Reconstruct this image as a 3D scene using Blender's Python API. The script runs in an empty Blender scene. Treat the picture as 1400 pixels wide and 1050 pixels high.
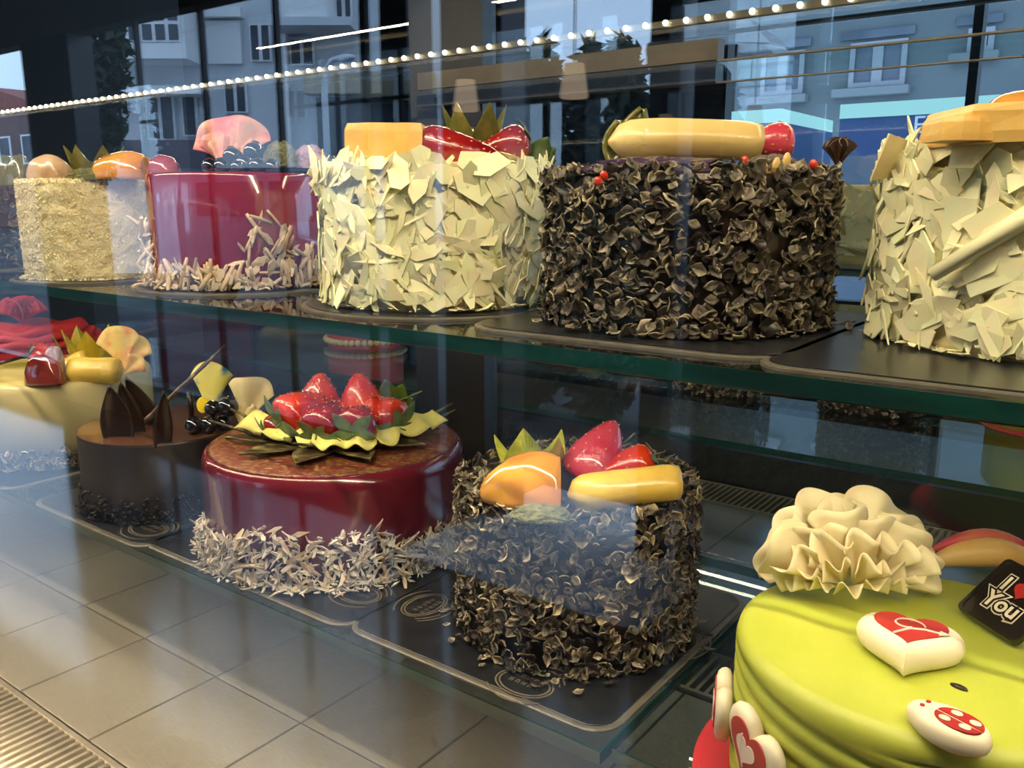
import bpy, math, random
import numpy as np
from mathutils import Vector, Matrix, Euler
rnd = random.Random(7)
nr = np.random.RandomState(11)
scene = bpy.context.scene
PI = math.pi

# ------------------------------------------------------------------ camera
CAMZ = 1.45
FPX = 1176.0
PITCH = math.atan2(250, FPX)
YAW = math.radians(36.8)
cam_d = bpy.data.cameras.new('camera'); cam = bpy.data.objects.new('camera', cam_d)
scene.collection.objects.link(cam); scene.camera = cam
cam.location = (0, 0, CAMZ); cam.rotation_euler = (PI/2 - PITCH, 0, YAW)
cam_d.sensor_width = 36; cam_d.sensor_fit = 'HORIZONTAL'; cam_d.lens = FPX/1400*36
cam_d.clip_start = 0.02; cam_d.clip_end = 300
# ------------------------------------------------------------------ world, exposure
WORLD_COL = (0.46, 0.68, 1.0); WORLD_STR = 4.2
LED_REAR_W = 3.0; LED_FRONT_W = 24.0; LED_SHELF_W = 6.5; LED_DECK_W = 34.0; LED_UNDER_W = 2.6
WARM = (1.0, 0.83, 0.57)
w = bpy.data.worlds.new('sky'); scene.world = w; w.use_nodes = True
bg = w.node_tree.nodes['Background']; bg.inputs[0].default_value = (*WORLD_COL, 1); bg.inputs[1].default_value = WORLD_STR
vs = scene.view_settings; vs.view_transform = 'Standard'; vs.look = 'None'; vs.gamma = 1; vs.exposure = 0.0; vs.use_curve_mapping = False
try:
    scene.cycles.transparent_max_bounces = 32; scene.cycles.max_bounces = 10; scene.cycles.glossy_bounces = 6
    scene.cycles.sample_clamp_indirect = 6.0
except Exception: pass

# ------------------------------------------------------------------ view geometry helpers (photo pixel -> place)
_fw = np.array([-math.sin(YAW)*math.cos(PITCH), math.cos(YAW)*math.cos(PITCH), -math.sin(PITCH)])
_rt = np.array([math.cos(YAW), math.sin(YAW), 0.0]); _up = np.cross(_rt, _fw)
_o = np.array([0, 0, CAMZ])
def ray(px, py): return _fw + _rt*(px-700)/FPX - _up*(py-525)/FPX
def at_z(px, py, z): r = ray(px, py); return Vector(_o + r*((z-CAMZ)/r[2]))
def at_y(px, py, Y): r = ray(px, py); return Vector(_o + r*(Y/r[1]))
def at_d(px, py, d): return Vector(_o + ray(px, py)*d)
def depth(p): return float((np.array(p)-_o) @ _fw)
YG = 0.27                                     # front glass
def mir(px, py, Y):                           # where a thing at depth Y stands that the front glass mirrors at this pixel
    p = at_y(px, py, 2*YG - Y); return Vector((p.x, Y, p.z))

# ------------------------------------------------------------------ materials
MATS = {}
def mat(name, col, rough=0.5, col2=None, scale=40, bump=0.0, bscale=None, metal=0.0, coat=0.0, sss=0.0, lo=0.4, hi=0.6, spec=None, detail=4, emit=None, estr=0.0, tex='NOISE', aniso=0.0, trans=0.0, stretch=None):
    if name in MATS: return MATS[name]
    m = bpy.data.materials.new(name); m.use_nodes = True; nt = m.node_tree; N = nt.nodes; L = nt.links
    b = N['Principled BSDF']; b.inputs['Base Color'].default_value = (*col, 1); b.inputs['Roughness'].default_value = rough
    b.inputs['Metallic'].default_value = metal; b.inputs['Coat Weight'].default_value = coat; b.inputs['Coat Roughness'].default_value = 0.05
    if spec is not None: b.inputs['Specular IOR Level'].default_value = spec
    if trans: b.inputs['Transmission Weight'].default_value = trans
    if sss:
        b.inputs['Subsurface Weight'].default_value = sss; b.inputs['Subsurface Radius'].default_value = (0.01, 0.006, 0.003); b.inputs['Subsurface Scale'].default_value = 0.6
    if aniso: b.inputs['Anisotropic'].default_value = aniso
    if emit: b.inputs['Emission Color'].default_value = (*emit, 1); b.inputs['Emission Strength'].default_value = estr
    tc = N.new('ShaderNodeTexCoord'); co = tc.outputs['Object']
    if stretch:
        mp = N.new('ShaderNodeMapping'); mp.inputs['Scale'].default_value = stretch; L.new(co, mp.inputs[0]); co = mp.outputs[0]
    if col2 is not None:
        t = N.new('ShaderNodeTexVoronoi' if tex == 'VORONOI' else 'ShaderNodeTexNoise'); t.inputs['Scale'].default_value = scale; L.new(co, t.inputs['Vector'])
        if tex != 'VORONOI': t.inputs['Detail'].default_value = detail
        r = N.new('ShaderNodeMapRange'); r.inputs[1].default_value = lo; r.inputs[2].default_value = hi
        L.new(t.outputs['Distance' if tex == 'VORONOI' else 0], r.inputs[0])
        mx = N.new('ShaderNodeMix'); mx.data_type = 'RGBA'; mx.inputs['A'].default_value = (*col, 1); mx.inputs['B'].default_value = (*col2, 1)
        L.new(r.outputs[0], mx.inputs['Factor']); L.new(mx.outputs['Result'], b.inputs['Base Color'])
    if bump:
        t = N.new('ShaderNodeTexNoise'); t.inputs['Scale'].default_value = bscale or scale; t.inputs['Detail'].default_value = 3; L.new(co, t.inputs['Vector'])
        bp = N.new('ShaderNodeBump'); bp.inputs['Strength'].default_value = bump; bp.inputs['Distance'].default_value = 0.004
        L.new(t.outputs[0], bp.inputs['Height']); L.new(bp.outputs[0], b.inputs['Normal'])
    MATS[name] = m; return m
def vcol_mat(name, rough=0.45, tint=(1, 1, 1), coat=0.0, var=0.35):
    m = bpy.data.materials.new(name); m.use_nodes = True; nt = m.node_tree; N = nt.nodes; L = nt.links
    b = N['Principled BSDF']; b.inputs['Roughness'].default_value = rough; b.inputs['Coat Weight'].default_value = coat
    a = N.new('ShaderNodeVertexColor'); a.layer_name = 'Col'
    oi = N.new('ShaderNodeObjectInfo'); mr = N.new('ShaderNodeMapRange'); mr.inputs[3].default_value = 1-var; mr.inputs[4].default_value = 1+var
    L.new(oi.outputs['Random'], mr.inputs[0])
    mx = N.new('ShaderNodeVectorMath'); mx.operation = 'MULTIPLY'; L.new(a.outputs[0], mx.inputs[0])
    cb = N.new('ShaderNodeCombineXYZ')
    for i in range(3): L.new(mr.outputs[0], cb.inputs[i])
    L.new(cb.outputs[0], mx.inputs[1]); L.new(mx.outputs[0], b.inputs['Base Color'])
    MATS[name] = m; return m
def glass_mat(name, tint, f0):                # thin clear glass: see-through with Schlick reflection
    m = bpy.data.materials.new(name); m.use_nodes = True; nt = m.node_tree; N = nt.nodes; L = nt.links
    N.remove(N['Principled BSDF']); out = N['Material Output']
    tr = N.new('ShaderNodeBsdfTransparent'); tr.inputs[0].default_value = (*tint, 1)
    gl = N.new('ShaderNodeBsdfGlossy'); gl.inputs['Roughness'].default_value = 0.0; gl.inputs[0].default_value = (1, 1, 1, 1)
    lw = N.new('ShaderNodeLayerWeight'); lw.inputs[0].default_value = 0.5
    p = N.new('ShaderNodeMath'); p.operation = 'POWER'; p.inputs[1].default_value = 5; L.new(lw.outputs['Facing'], p.inputs[0])
    r = N.new('ShaderNodeMapRange'); r.inputs[3].default_value = f0; r.inputs[4].default_value = 1; L.new(p.outputs[0], r.inputs[0])
    mx = N.new('ShaderNodeMixShader'); L.new(r.outputs[0], mx.inputs[0]); L.new(tr.outputs[0], mx.inputs[1]); L.new(gl.outputs[0], mx.inputs[2])
    L.new(mx.outputs[0], out.inputs[0]); MATS[name] = m; return m
def emit_mat(name, col, s):
    m = bpy.data.materials.new(name); m.use_nodes = True; nt = m.node_tree; N = nt.nodes
    N.remove(N['Principled BSDF']); e = N.new('ShaderNodeEmission'); e.inputs[0].default_value = (*col, 1); e.inputs[1].default_value = s
    nt.links.new(e.outputs[0], N['Material Output'].inputs[0]); MATS[name] = m; return m
def srgb(r, g, b):
    f = lambda v: (v/255/12.92 if v/255 <= 0.04045 else ((v/255+0.055)/1.055)**2.4)
    return (f(r), f(g), f(b))

# ------------------------------------------------------------------ mesh helpers
def mesh(name, V, F, smooth=False, cols=None):
    me = bpy.data.meshes.new(name); me.from_pydata([tuple(v) for v in V], [], F); me.update()
    if smooth: me.polygons.foreach_set('use_smooth', [True]*len(me.polygons))
    if cols is not None:
        ca = me.color_attributes.new('Col', 'FLOAT_COLOR', 'POINT')
        ca.data.foreach_set('color', np.concatenate([np.asarray(cols, float), np.ones((len(V), 1))], 1).ravel())
    return me
def obj(name, me, m=None, parent=None, loc=None, rot=None, kind=None):
    o = bpy.data.objects.new(name, me); scene.collection.objects.link(o)
    if m is not None:
        m = MATS[m] if isinstance(m, str) else m
        if len(me.materials) == 0: me.materials.append(m)
    if parent is not None: o.parent = parent
    if loc is not None: o.location = loc
    if rot is not None: o.rotation_euler = rot
    if kind: o['kind'] = kind
    return o
def tag(o, label, cat, group=None):
    o['label'] = label; o['category'] = cat
    if group: o['group'] = group
    return o
def thing(name, label, cat, loc=(0, 0, 0), rot=(0, 0, 0), group=None):
    o = bpy.data.objects.new(name, None); o.empty_display_size = 0.02; scene.collection.objects.link(o)
    o.location = loc; o.rotation_euler = rot
    return tag(o, label, cat, group)
def struct(name, me, m, parent=None, label=None):
    o = obj(name, me, m, parent)
    if parent is None: o['kind'] = 'structure'
    if label: o['label'] = label
    return o
def boxes(*bs):
    V = []; F = []
    for (x0, y0, z0, x1, y1, z1) in bs:
        k = len(V)
        V += [(x0,y0,z0),(x1,y0,z0),(x1,y1,z0),(x0,y1,z0),(x0,y0,z1),(x1,y0,z1),(x1,y1,z1),(x0,y1,z1)]
        F += [(k,k+3,k+2,k+1),(k+4,k+5,k+6,k+7),(k,k+1,k+5,k+4),(k+1,k+2,k+6,k+5),(k+2,k+3,k+7,k+6),(k+3,k,k+4,k+7)]
    return V, F
def box(name, *bs): return mesh(name, *boxes(*bs))
def lathe(prof, n=48, fn=None):
    """prof: (r,z) list bottom to top, first and last closed on the axis"""
    V = []; F = []; rings = []
    for k, (r, z) in enumerate(prof):
        if r < 1e-6: rings.append([len(V)]); V.append((0, 0, z))
        else:
            ids = []
            for i in range(n):
                a = 2*PI*i/n; ids.append(len(V)); V.append((r*math.cos(a), r*math.sin(a), z))
            rings.append(ids)
    for A, B in zip(rings[:-1], rings[1:]):
        if len(A) == 1 and len(B) == 1: continue
        if len(A) == 1: F += [(A[0], B[(i+1) % n], B[i]) for i in range(n)]
        elif len(B) == 1: F += [(A[i], A[(i+1) % n], B[0]) for i in range(n)]
        else: F += [(A[i], A[(i+1) % n], B[(i+1) % n], B[i]) for i in range(n)]
    if fn: V = [fn(Vector(v)) for v in V]
    return V, F
def blob(nu, nv, fn):                         # unit sphere points mapped by fn
    prof = [(math.sin(PI*k/nv), -math.cos(PI*k/nv)) for k in range(nv+1)]
    prof[0] = (0, -1); prof[-1] = (0, 1)
    return lathe(prof, nu, fn)
def sheet(f, nu, nv, th):                     # closed thin solid over a (u,v) surface
    P = [[Vector(f(i/nu, j/nv)) for j in range(nv+1)] for i in range(nu+1)]
    V = []; idx = {}
    for s in (0, 1):
        for i in range(nu+1):
            for j in range(nv+1):
                a = P[min(i+1, nu)][j]-P[max(i-1, 0)][j]; b = P[i][min(j+1, nv)]-P[i][max(j-1, 0)]
                n = a.cross(b); n = n.normalized() if n.length > 1e-12 else Vector((0, 0, 1))
                idx[s, i, j] = len(V); V.append(P[i][j] + n*(th/2 if s else -th/2))
    F = []
    for i in range(nu):
        for j in range(nv):
            F.append((idx[1,i,j], idx[1,i+1,j], idx[1,i+1,j+1], idx[1,i,j+1])); F.append((idx[0,i,j], idx[0,i,j+1], idx[0,i+1,j+1], idx[0,i+1,j]))
    for i in range(nu):
        F.append((idx[0,i,0], idx[0,i+1,0], idx[1,i+1,0], idx[1,i,0])); F.append((idx[0,i+1,nv], idx[0,i,nv], idx[1,i,nv], idx[1,i+1,nv]))
    for j in range(nv):
        F.append((idx[0,0,j+1], idx[0,0,j], idx[1,0,j], idx[1,0,j+1])); F.append((idx[0,nu,j], idx[0,nu,j+1], idx[1,nu,j+1], idx[1,nu,j]))
    return V, F
def tube(pts, rad, n=10, sq=None):
    pts = [Vector(p) for p in pts]; V = []; F = []; k = len(pts)
    if not hasattr(rad, '__len__'): rad = [rad]*k
    ref = Vector((0, 0, 1))
    for i, p in enumerate(pts):
        t = (pts[min(i+1, k-1)]-pts[max(i-1, 0)]).normalized()
        if abs(t.dot(ref)) > 0.95: ref = Vector((1, 0.2, 0)).normalized()
        u = t.cross(ref).normalized(); v = u.cross(t)
        for j in range(n):
            a = 2*PI*j/n; rr = rad[i]*(sq(a) if sq else 1)
            V.append(p + u*math.cos(a)*rr + v*math.sin(a)*rr)
    for i in range(k-1):
        for j in range(n): F.append((i*n+j, i*n+(j+1) % n, (i+1)*n+(j+1) % n, (i+1)*n+j))
    F.append(tuple(range(n-1, -1, -1))); F.append(tuple(range((k-1)*n, k*n)))
    return V, F
def pillow(outl, prof):
    """outline (x,y) list; prof (scale,z) list"""
    n = len(outl); cx = sum(p[0] for p in outl)/n; cy = sum(p[1] for p in outl)/n; V = []; F = []
    for s, z in prof: V += [(cx+(x-cx)*s, cy+(y-cy)*s, z) for x, y in outl]
    for k in range(len(prof)-1):
        for i in range(n): F.append((k*n+i, k*n+(i+1) % n, (k+1)*n+(i+1) % n, (k+1)*n+i))
    F.append(tuple(range(n-1, -1, -1)))
    c = len(V); V.append((cx, cy, prof[-1][1])); b = (len(prof)-1)*n
    F += [(b+i, b+(i+1) % n, c) for i in range(n)]
    return V, F
def prism(outl, z0, z1): return pillow(outl, [(1, z0), (1, z1)])
def rrect(hx, hy, r, n=6, cx=0, cy=0):
    o = []
    for sx, sy, a0 in ((1, 1, 0), (-1, 1, PI/2), (-1, -1, PI), (1, -1, 1.5*PI)):
        for k in range(n+1):
            a = a0+PI/2*k/n; o.append((cx+sx*(hx-r)+r*math.cos(a), cy+sy*(hy-r)+r*math.sin(a)))
    return o
def heart2(s, n=40):
    o = []
    for i in range(n):
        t = 2*PI*i/n; o.append((s*16*math.sin(t)**3/17, s*(13*math.cos(t)-5*math.cos(2*t)-2*math.cos(3*t)-math.cos(4*t))/17))
    return o[::-1]
def merge(parts):
    V = []; F = []
    for v, f in parts:
        k = len(V); V += list(v); F += [tuple(i+k for i in q) for q in f]
    return V, F
def xf(vf, M): return [M @ Vector(v) for v in vf[0]], vf[1]
def noise3(p, s, seed=0.0):
    from mathutils import noise
    return noise.noise(Vector(p)*s + Vector((seed, seed*1.7, -seed)))

# ------------------------------------------------------------------ base materials
glass_mat('front_glass', (0.97, 0.985, 0.98), 0.095)
glass_mat('door_glass', (0.93, 0.96, 0.97), 0.05)
glass_mat('shelf_glass', (0.90, 0.955, 0.94), 0.06)
mat('glass_edge', (0.004, 0.048, 0.041), 0.3, (0.003, 0.024, 0.021), 9, stretch=(1, 8, 8))
mat('black_frame', (0.012, 0.011, 0.012), 0.35, (0.02, 0.018, 0.018), 6)
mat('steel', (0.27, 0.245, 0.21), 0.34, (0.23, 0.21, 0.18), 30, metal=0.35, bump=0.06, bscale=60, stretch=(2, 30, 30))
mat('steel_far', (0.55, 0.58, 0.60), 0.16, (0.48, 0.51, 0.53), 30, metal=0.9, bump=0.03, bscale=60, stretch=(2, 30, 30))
mat('grate_metal', (0.27, 0.24, 0.20), 0.4, (0.22, 0.20, 0.17), 50, metal=0.5)
mat('pit', (0.003, 0.003, 0.003), 0.8, (0.012, 0.012, 0.012), 10)
mat('alu', (0.15, 0.125, 0.09), 0.4, (0.12, 0.10, 0.075), 20, metal=0.3)
mat('dark_wall', (0.015, 0.013, 0.012), 0.6, (0.02, 0.018, 0.016), 5)
mat('board_black', (0.010, 0.011, 0.014), 0.28, (0.016, 0.017, 0.02), 20, bump=0.03, bscale=200)
mat('board_rim', (0.13, 0.115, 0.09), 0.35, (0.10, 0.09, 0.07), 60)
mat('logo_tan', (0.16, 0.13, 0.09), 0.5, (0.12, 0.10, 0.07), 90)

# ================================================================== THE SETTING: case shell
ZU, ZL, ZD = CAMZ-0.1125, CAMZ-0.45, CAMZ-0.60
YF, YM = 0.555, 1.03
XL, XR = -3.2, 0.9
o = struct('window_1', box('window_1', (XL, YG-0.003, ZD-0.02, XR, YG+0.003, 2.35)), 'front_glass', label='clear glass front of the display case')
# deck: pit, steel panels, grilles
dk = struct('floor', box('floor', (XL, YG-0.01, ZD-0.06, XR, 2.1, ZD-0.03)), 'pit', label='dark base of the display case under steel panels')
PW = 0.167
n = 0
panels = []
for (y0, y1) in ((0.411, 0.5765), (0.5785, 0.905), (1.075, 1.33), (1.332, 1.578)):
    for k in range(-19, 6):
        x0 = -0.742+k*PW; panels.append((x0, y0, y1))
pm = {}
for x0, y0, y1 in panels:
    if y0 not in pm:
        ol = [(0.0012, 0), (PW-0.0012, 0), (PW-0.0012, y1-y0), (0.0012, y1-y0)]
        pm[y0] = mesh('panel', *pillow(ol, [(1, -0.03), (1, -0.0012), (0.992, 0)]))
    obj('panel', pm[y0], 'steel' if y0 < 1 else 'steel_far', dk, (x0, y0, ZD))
def grille(name, label, x0, x1, y0, y1, parent=None):
    t = obj(name, box(name, (x0, y0, ZD-0.028, x1, y0+0.006, ZD), (x0, y1-0.006, ZD-0.028, x1, y1, ZD)), 'grate_metal', dk)
    t['label'] = label
    me = mesh('bar', *pillow([(0, 0), (0.0055, 0), (0.0055, y1-y0-0.012), (0, y1-y0-0.012)], [(1, -0.02), (1, -0.001), (0.9, 0)]))
    x = x0; k = 0
    while x < x1:
        obj('bar', me, 'grate_metal', t, (x, y0+0.006, ZD)); x += 0.0128; k += 1
grille('front_grille', 'slotted metal air grille along the front glass', -2.3, 0.5, 0.285, 0.409)
grille('far_grille', 'slotted metal air grille of the far case', -1.2, 0.5, 1.582, 1.70)
grille('rear_grille', 'slotted metal air grille along the rear doors', -1.35, 0.35, 0.915, 1.02)
# rear sliding glass doors
PXL, PXR = -0.985, -0.815
def rear_door(name, x0, x1, y, label):
    d = struct(name, box(name, (x0, y, ZD+0.035, x1, y+0.006, 2.3)), 'door_glass', label=label)
    obj('stile', box('stile', (x0-0.03, y-0.012, ZD+0.01, x0+0.03, y+0.02, 2.3)), 'black_frame', d)
    obj('stile', box('stile', (x1-0.03, y-0.012, ZD+0.01, x1+0.03, y+0.02, 2.3)), 'black_frame', d)
    obj('bottom_rail', box('bottom_rail', (x0+0.03, y-0.012, ZD+0.01, x1-0.03, y+0.02, ZD+0.05)), 'black_frame', d)
    return d
rear_door('door_1', PXR-0.03, 0.7, YM, 'right rear sliding glass door')
rear_door('door_2', XL, PXL+0.03, YM+0.03, 'left rear sliding glass door')
struct('trim_1', box('trim_1', (PXL+0.03, YM-0.0, ZD, PXR-0.03, YM+0.05, 2.3)), 'black_frame', label='black post between the rear doors')
XQ = at_y(985, 100, YM-0.02).x
rl = struct('trim_2', box('trim_2', (PXR-0.11, YM-0.03, CAMZ+0.163, XQ, YM-0.012, CAMZ+0.187)), 'alu', label='beige metal rail over the rear doors')
obj('lower_rail', box('lower_rail', (PXR-0.11, YM-0.034, CAMZ+0.138, XQ, YM-0.012, CAMZ+0.161)), mat('rail_grey', (0.05, 0.055, 0.06), 0.3, (0.04, 0.045, 0.05), 20, metal=0.4), rl)
obj('glass_band', box('glass_band', (XQ, YM-0.03, CAMZ+0.138, 0.9, YM-0.026, CAMZ+0.161)), 'shelf_glass', rl)
obj('edge_line', box('edge_line', (XQ, YM-0.032, CAMZ+0.1605, 0.9, YM-0.024, CAMZ+0.1625)), mat('edge_line', (0.30, 0.26, 0.18), 0.4, (0.26, 0.22, 0.16), 20), rl)
obj('edge_line', box('edge_line', (XQ, YM-0.032, CAMZ+0.1365, 0.9, YM-0.024, CAMZ+0.1378)), 'edge_line', rl)
struct('trim_20', box('trim_20', (XL, 1.71, ZD-0.03, XR, 1.77, ZD+0.075)), 'black_frame', label='black curb of the far case')
ledge = struct('trim_21', box('trim_21', (XL, 1.775, ZD-0.03, XR, 2.15, ZD+0.06)), 'steel', label='steel ledge behind the far case')
YR = 5.0
def rx_(px): return at_y(px, 275, YR).x
struct('wall_rear', box('wall_rear', (-13, YR, 0, rx_(985), YR+0.1, 3.1), (rx_(985), YR, 0, 6, YR+0.1, 0.9), (rx_(1305), YR, 0.9, rx_(1318), YR+0.1, 3.0)), 'dark_wall', label='dark rear wall of the shop with a window at the right')
struct('wall_case_end', box('wall_case_end', (XL-0.05, YG, 0, XL, 2.1, 2.4)), 'dark_wall')
struct('wall_case_side', box('wall_case_side', (XR, YG, 0, XR+0.05, 2.1, 2.4)), 'dark_wall')
struct('wall_case_front', box('wall_case_front', (XL, YG-0.04, 0, XR, YG-0.004, ZD-0.02)), 'dark_wall', label='dark front panel of the case below the glass')
struct('ceiling_case', box('ceiling_case', (XL, YG-0.02, 2.35, XR, 1.42, 2.4)), 'dark_wall')

# glass shelves
def shelf(name, label, x0, x1, y0, y1, z, th):
    t = thing(name, label, 'shelf', ((x0+x1)/2, y0, z-th)); hx = (x1-x0)/2
    obj('pane', box('pane', (-hx, 0.0015, 0, hx, y1-y0, th)), 'shelf_glass', t)
    obj('front_edge', box('front_edge', (-hx, 0, 0, hx, 0.0014, th)), 'glass_edge', t)
    obj('back_edge', box('back_edge', (-hx, y1-y0+0.0001, 0, hx, y1-y0+0.0015, th)), 'glass_edge', t)
    if x1 < 0.5: obj('side_edge', box('side_edge', (hx+0.0001, 0, 0, hx+0.0015, y1-y0, th)), 'glass_edge', t)
    return t
shelf('glass_shelf', 'upper glass shelf with dark green edge carrying six tall cakes', XL+0.05, 0.85, YF, 0.985, ZU, 0.013)
shelf('glass_shelf', 'long lower glass shelf with teal edge under the red and chocolate cakes', XL+0.05, -0.325, YF, 0.985, ZL, 0.012)
shelf('glass_shelf', 'short lower glass shelf pane under the lime green cake', -0.318, 0.85, YF+0.01, 0.90, ZL, 0.012)

# ------------------------------------------------------------------ LED strips
emit_mat('led_glow', (1.0, 0.93, 0.72), 14.0)
mat('led_profile', (0.10, 0.085, 0.05), 0.4, (0.08, 0.07, 0.045), 30, metal=0.5)
def area(name, parent, loc, sx, sy, W, rot, col=WARM, spread=PI):
    l = bpy.data.lights.new(name, 'AREA'); l.shape = 'RECTANGLE'; l.size = sx; l.size_y = sy; l.energy = W; l.color = col; l.spread = spread
    o = bpy.data.objects.new(name, l); scene.collection.objects.link(o); o.parent = parent; o.location = loc; o.rotation_euler = rot; return o
YLED, ZLED = 0.90, CAMZ+0.190
t = thing('led_strip', 'string of small warm white lights across the top of the case', 'light strip', (-0.95, YLED, ZLED))
obj('profile', box('profile', (-1.5, 0.003, -0.004, 1.6, 0.012, 0.003)), 'led_profile', t)
me = mesh('led', *blob(8, 6, lambda v: v*0.0031))
x = -1.45
while x < 1.3:
    obj('led', me, 'led_glow', t, (x, 0, 0)); x += 0.0245
area('led_light', t, (0, -0.01, -0.008), 2.6, 0.008, LED_REAR_W, (-0.5, 0, 0))
t = thing('led_strip', 'warm light strip at the upper front corner of the case', 'light strip', (-0.85, YG+0.05, 1.92))
obj('profile', box('profile', (-1.6, -0.01, 0.004, 1.6, 0.01, 0.012)), 'led_profile', t)
obj('added_glare_lip', box('added_glare_lip', (-1.6, 0.0125, -0.006, 1.6, 0.0145, 0.0039)), 'led_profile', t)  # added to keep the strip's glare off the rear doors
area('led_light', t, (0, 0, 0), 3.0, 0.012, LED_FRONT_W, (0.6, 0, 0))
t = thing('led_strip', 'warm light strip under the front of the upper glass shelf', 'light strip', (-0.95, YF+0.03, ZU-0.013))
obj('profile', box('profile', (-1.6, -0.008, -0.006, 1.6, 0.008, -0.0002)), 'led_profile', t)
area('led_light', t, (0, 0, -0.007), 3.0, 0.01, LED_SHELF_W, (0.25, 0, 0))
t = thing('led_strip', 'warm light strip under the front of the long lower glass shelf', 'light strip', (-1.35, YF+0.012, ZL-0.012))
obj('profile', box('profile', (-1.0, -0.006, -0.005, 1.0, 0.006, -0.0002)), 'led_profile', t)
area('led_light', t, (0, 0, -0.006), 2.0, 0.008, LED_UNDER_W, (0.5, 0, 0))
t = thing('led_strip', 'warm light strip low behind the front glass over the grille', 'light strip', (-0.95, YG+0.012, ZD+0.030))
obj('profile', box('profile', (-1.4, -0.006, -0.004, 1.4, 0.001, 0.004)), 'led_profile', t)
area('led_light', t, (0, 0.002, -0.002), 2.8, 0.008, LED_DECK_W, (0.85, 0, 0), (1.0, 0.76, 0.48), math.radians(80))

# ================================================================== THE SHOP AND STREET BEHIND THE CAMERA (mirrored in the glass)
YW = -2.5
mat('shop_floor', (0.035, 0.033, 0.032), 0.1, (0.025, 0.024, 0.024), 3, spec=0.6)
mat('soffit', (0.13, 0.09, 0.055), 0.7, (0.15, 0.10, 0.06), 3)
struct('floor_shop', box('floor_shop', (-13, YW, -0.05, 6, 5.0, 0)), 'shop_floor', label='dark polished floor of the shop')
struct('ceiling', box('ceiling', (-13, YW-0.1, 3.0, 6, 5.1, 3.1)), 'soffit', label='dark brown ceiling of the shop')
struct('wall_left', box('wall_left', (-13.1, YW, 0, -13, 5.1, 3.1)), 'dark_wall'); struct('wall_right', box('wall_right', (6, YW, 0, 6.1, 5.1, 3.1)), 'dark_wall')
struct('trim_3', box('trim_3', (-13, YW-0.12, 2.52, 6, YW, 3.1)), 'soffit', label='dark beam over the shop window')
def wx(px): return mir(px, 275, YW).x
for k, (a, b) in enumerate(((55, 118), (530, 566), (610, 690), (886, 926), (946, 985))):
    struct('wall_window' if k == 0 else 'wall_window', box('wall_window', (wx(a), YW-0.15, 0, wx(b), YW+0.02, 2.52)), 'black_frame', label='dark pier of the shop window')
for k, (p, w_) in enumerate(((203, 0.028), (289, 0.026), (388, 0.026), (503, 0.04))):
    struct('trim_%d' % (k+4), box('trim', (wx(p)-w_/2, YW-0.03, 0, wx(p)+w_/2, YW, 2.52)), 'black_frame', label='thin black window mullion')
struct('trim_12', box('trim_12', (-13, YW-0.08, 0, wx(610), YW, 0.25)), 'black_frame', label='black sill rail of the shop window')
struct('wall_far', box('wall_far', (wx(984), YW-0.1, 0, 6, YW, 2.52)), 'dark_wall', label='dark closed wall of the shop right of the window')
struct('wall_end', box('wall_end', (-13, YW-0.1, 0, -9, YW, 2.52)), 'dark_wall')
struct('ground', box('ground', (-90, -45, -0.2, 20, YW, -0.12)), mat('asphalt', (0.055, 0.055, 0.06), 0.9, (0.085, 0.09, 0.10), 1.0, spec=0.05), label='grey street')
struct('floor_added_slab', box('floor_added_slab', (wx(690)-0.1, YW-0.46, 0.0005, wx(886)+0.35, YW+0.62, 0.012)), mat('pale_slab', (0.62, 0.62, 0.62), 0.5, (0.56, 0.56, 0.56), 4), label='added pale slab for the bright patch mirrored in the front glass')  # unseen slab added to mirror a bright patch in the front glass
# window portal for the daylight
l = bpy.data.lights.new('portal', 'AREA'); l.shape = 'RECTANGLE'; l.size = 9.4; l.size_y = 2.3
try: l.cycles.is_portal = True
except Exception: pass
o = bpy.data.objects.new('portal', l); scene.collection.objects.link(o); o.location = (-4.3, YW+0.03, 1.37); o.rotation_euler = (PI/2, 0, 0)
# opposite building on the right: blue grey facade, parallel to the shop
YB = 17.0
def bx_(px, py): return at_y(px, py, YB)
mat('facade_blue', (0.085, 0.10, 0.10), 0.8, (0.07, 0.083, 0.085), 0.6)
mat('facade_pale', (0.66, 0.68, 0.70), 0.8, (0.58, 0.60, 0.63), 0.5)
mat('facade_pale2', (0.14, 0.15, 0.15), 0.8, (0.12, 0.125, 0.125), 0.5)
mat('facade_white', (0.85, 0.85, 0.84), 0.7, (0.78, 0.78, 0.78), 0.5)
mat('win_dark', (0.05, 0.06, 0.075), 0.4, (0.09, 0.10, 0.12), 0.7, spec=0.2)
mat('win_frame', (0.20, 0.20, 0.21), 0.5, (0.18, 0.18, 0.19), 2)
mat('apt_frame', (0.85, 0.85, 0.85), 0.5, (0.78, 0.78, 0.78), 2)
mat('brick_red', (0.34, 0.10, 0.07), 0.8, (0.28, 0.08, 0.06), 2)
x0 = bx_(978, 200).x
t = thing('apartment_building', 'blue grey plastered house with pale framed windows beyond the right rear window', 'building', (x0, YB, 0))
obj('wall', box('wall', (0, 0, -0.1, 14, 3, 11)), 'facade_blue', t)
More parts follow.
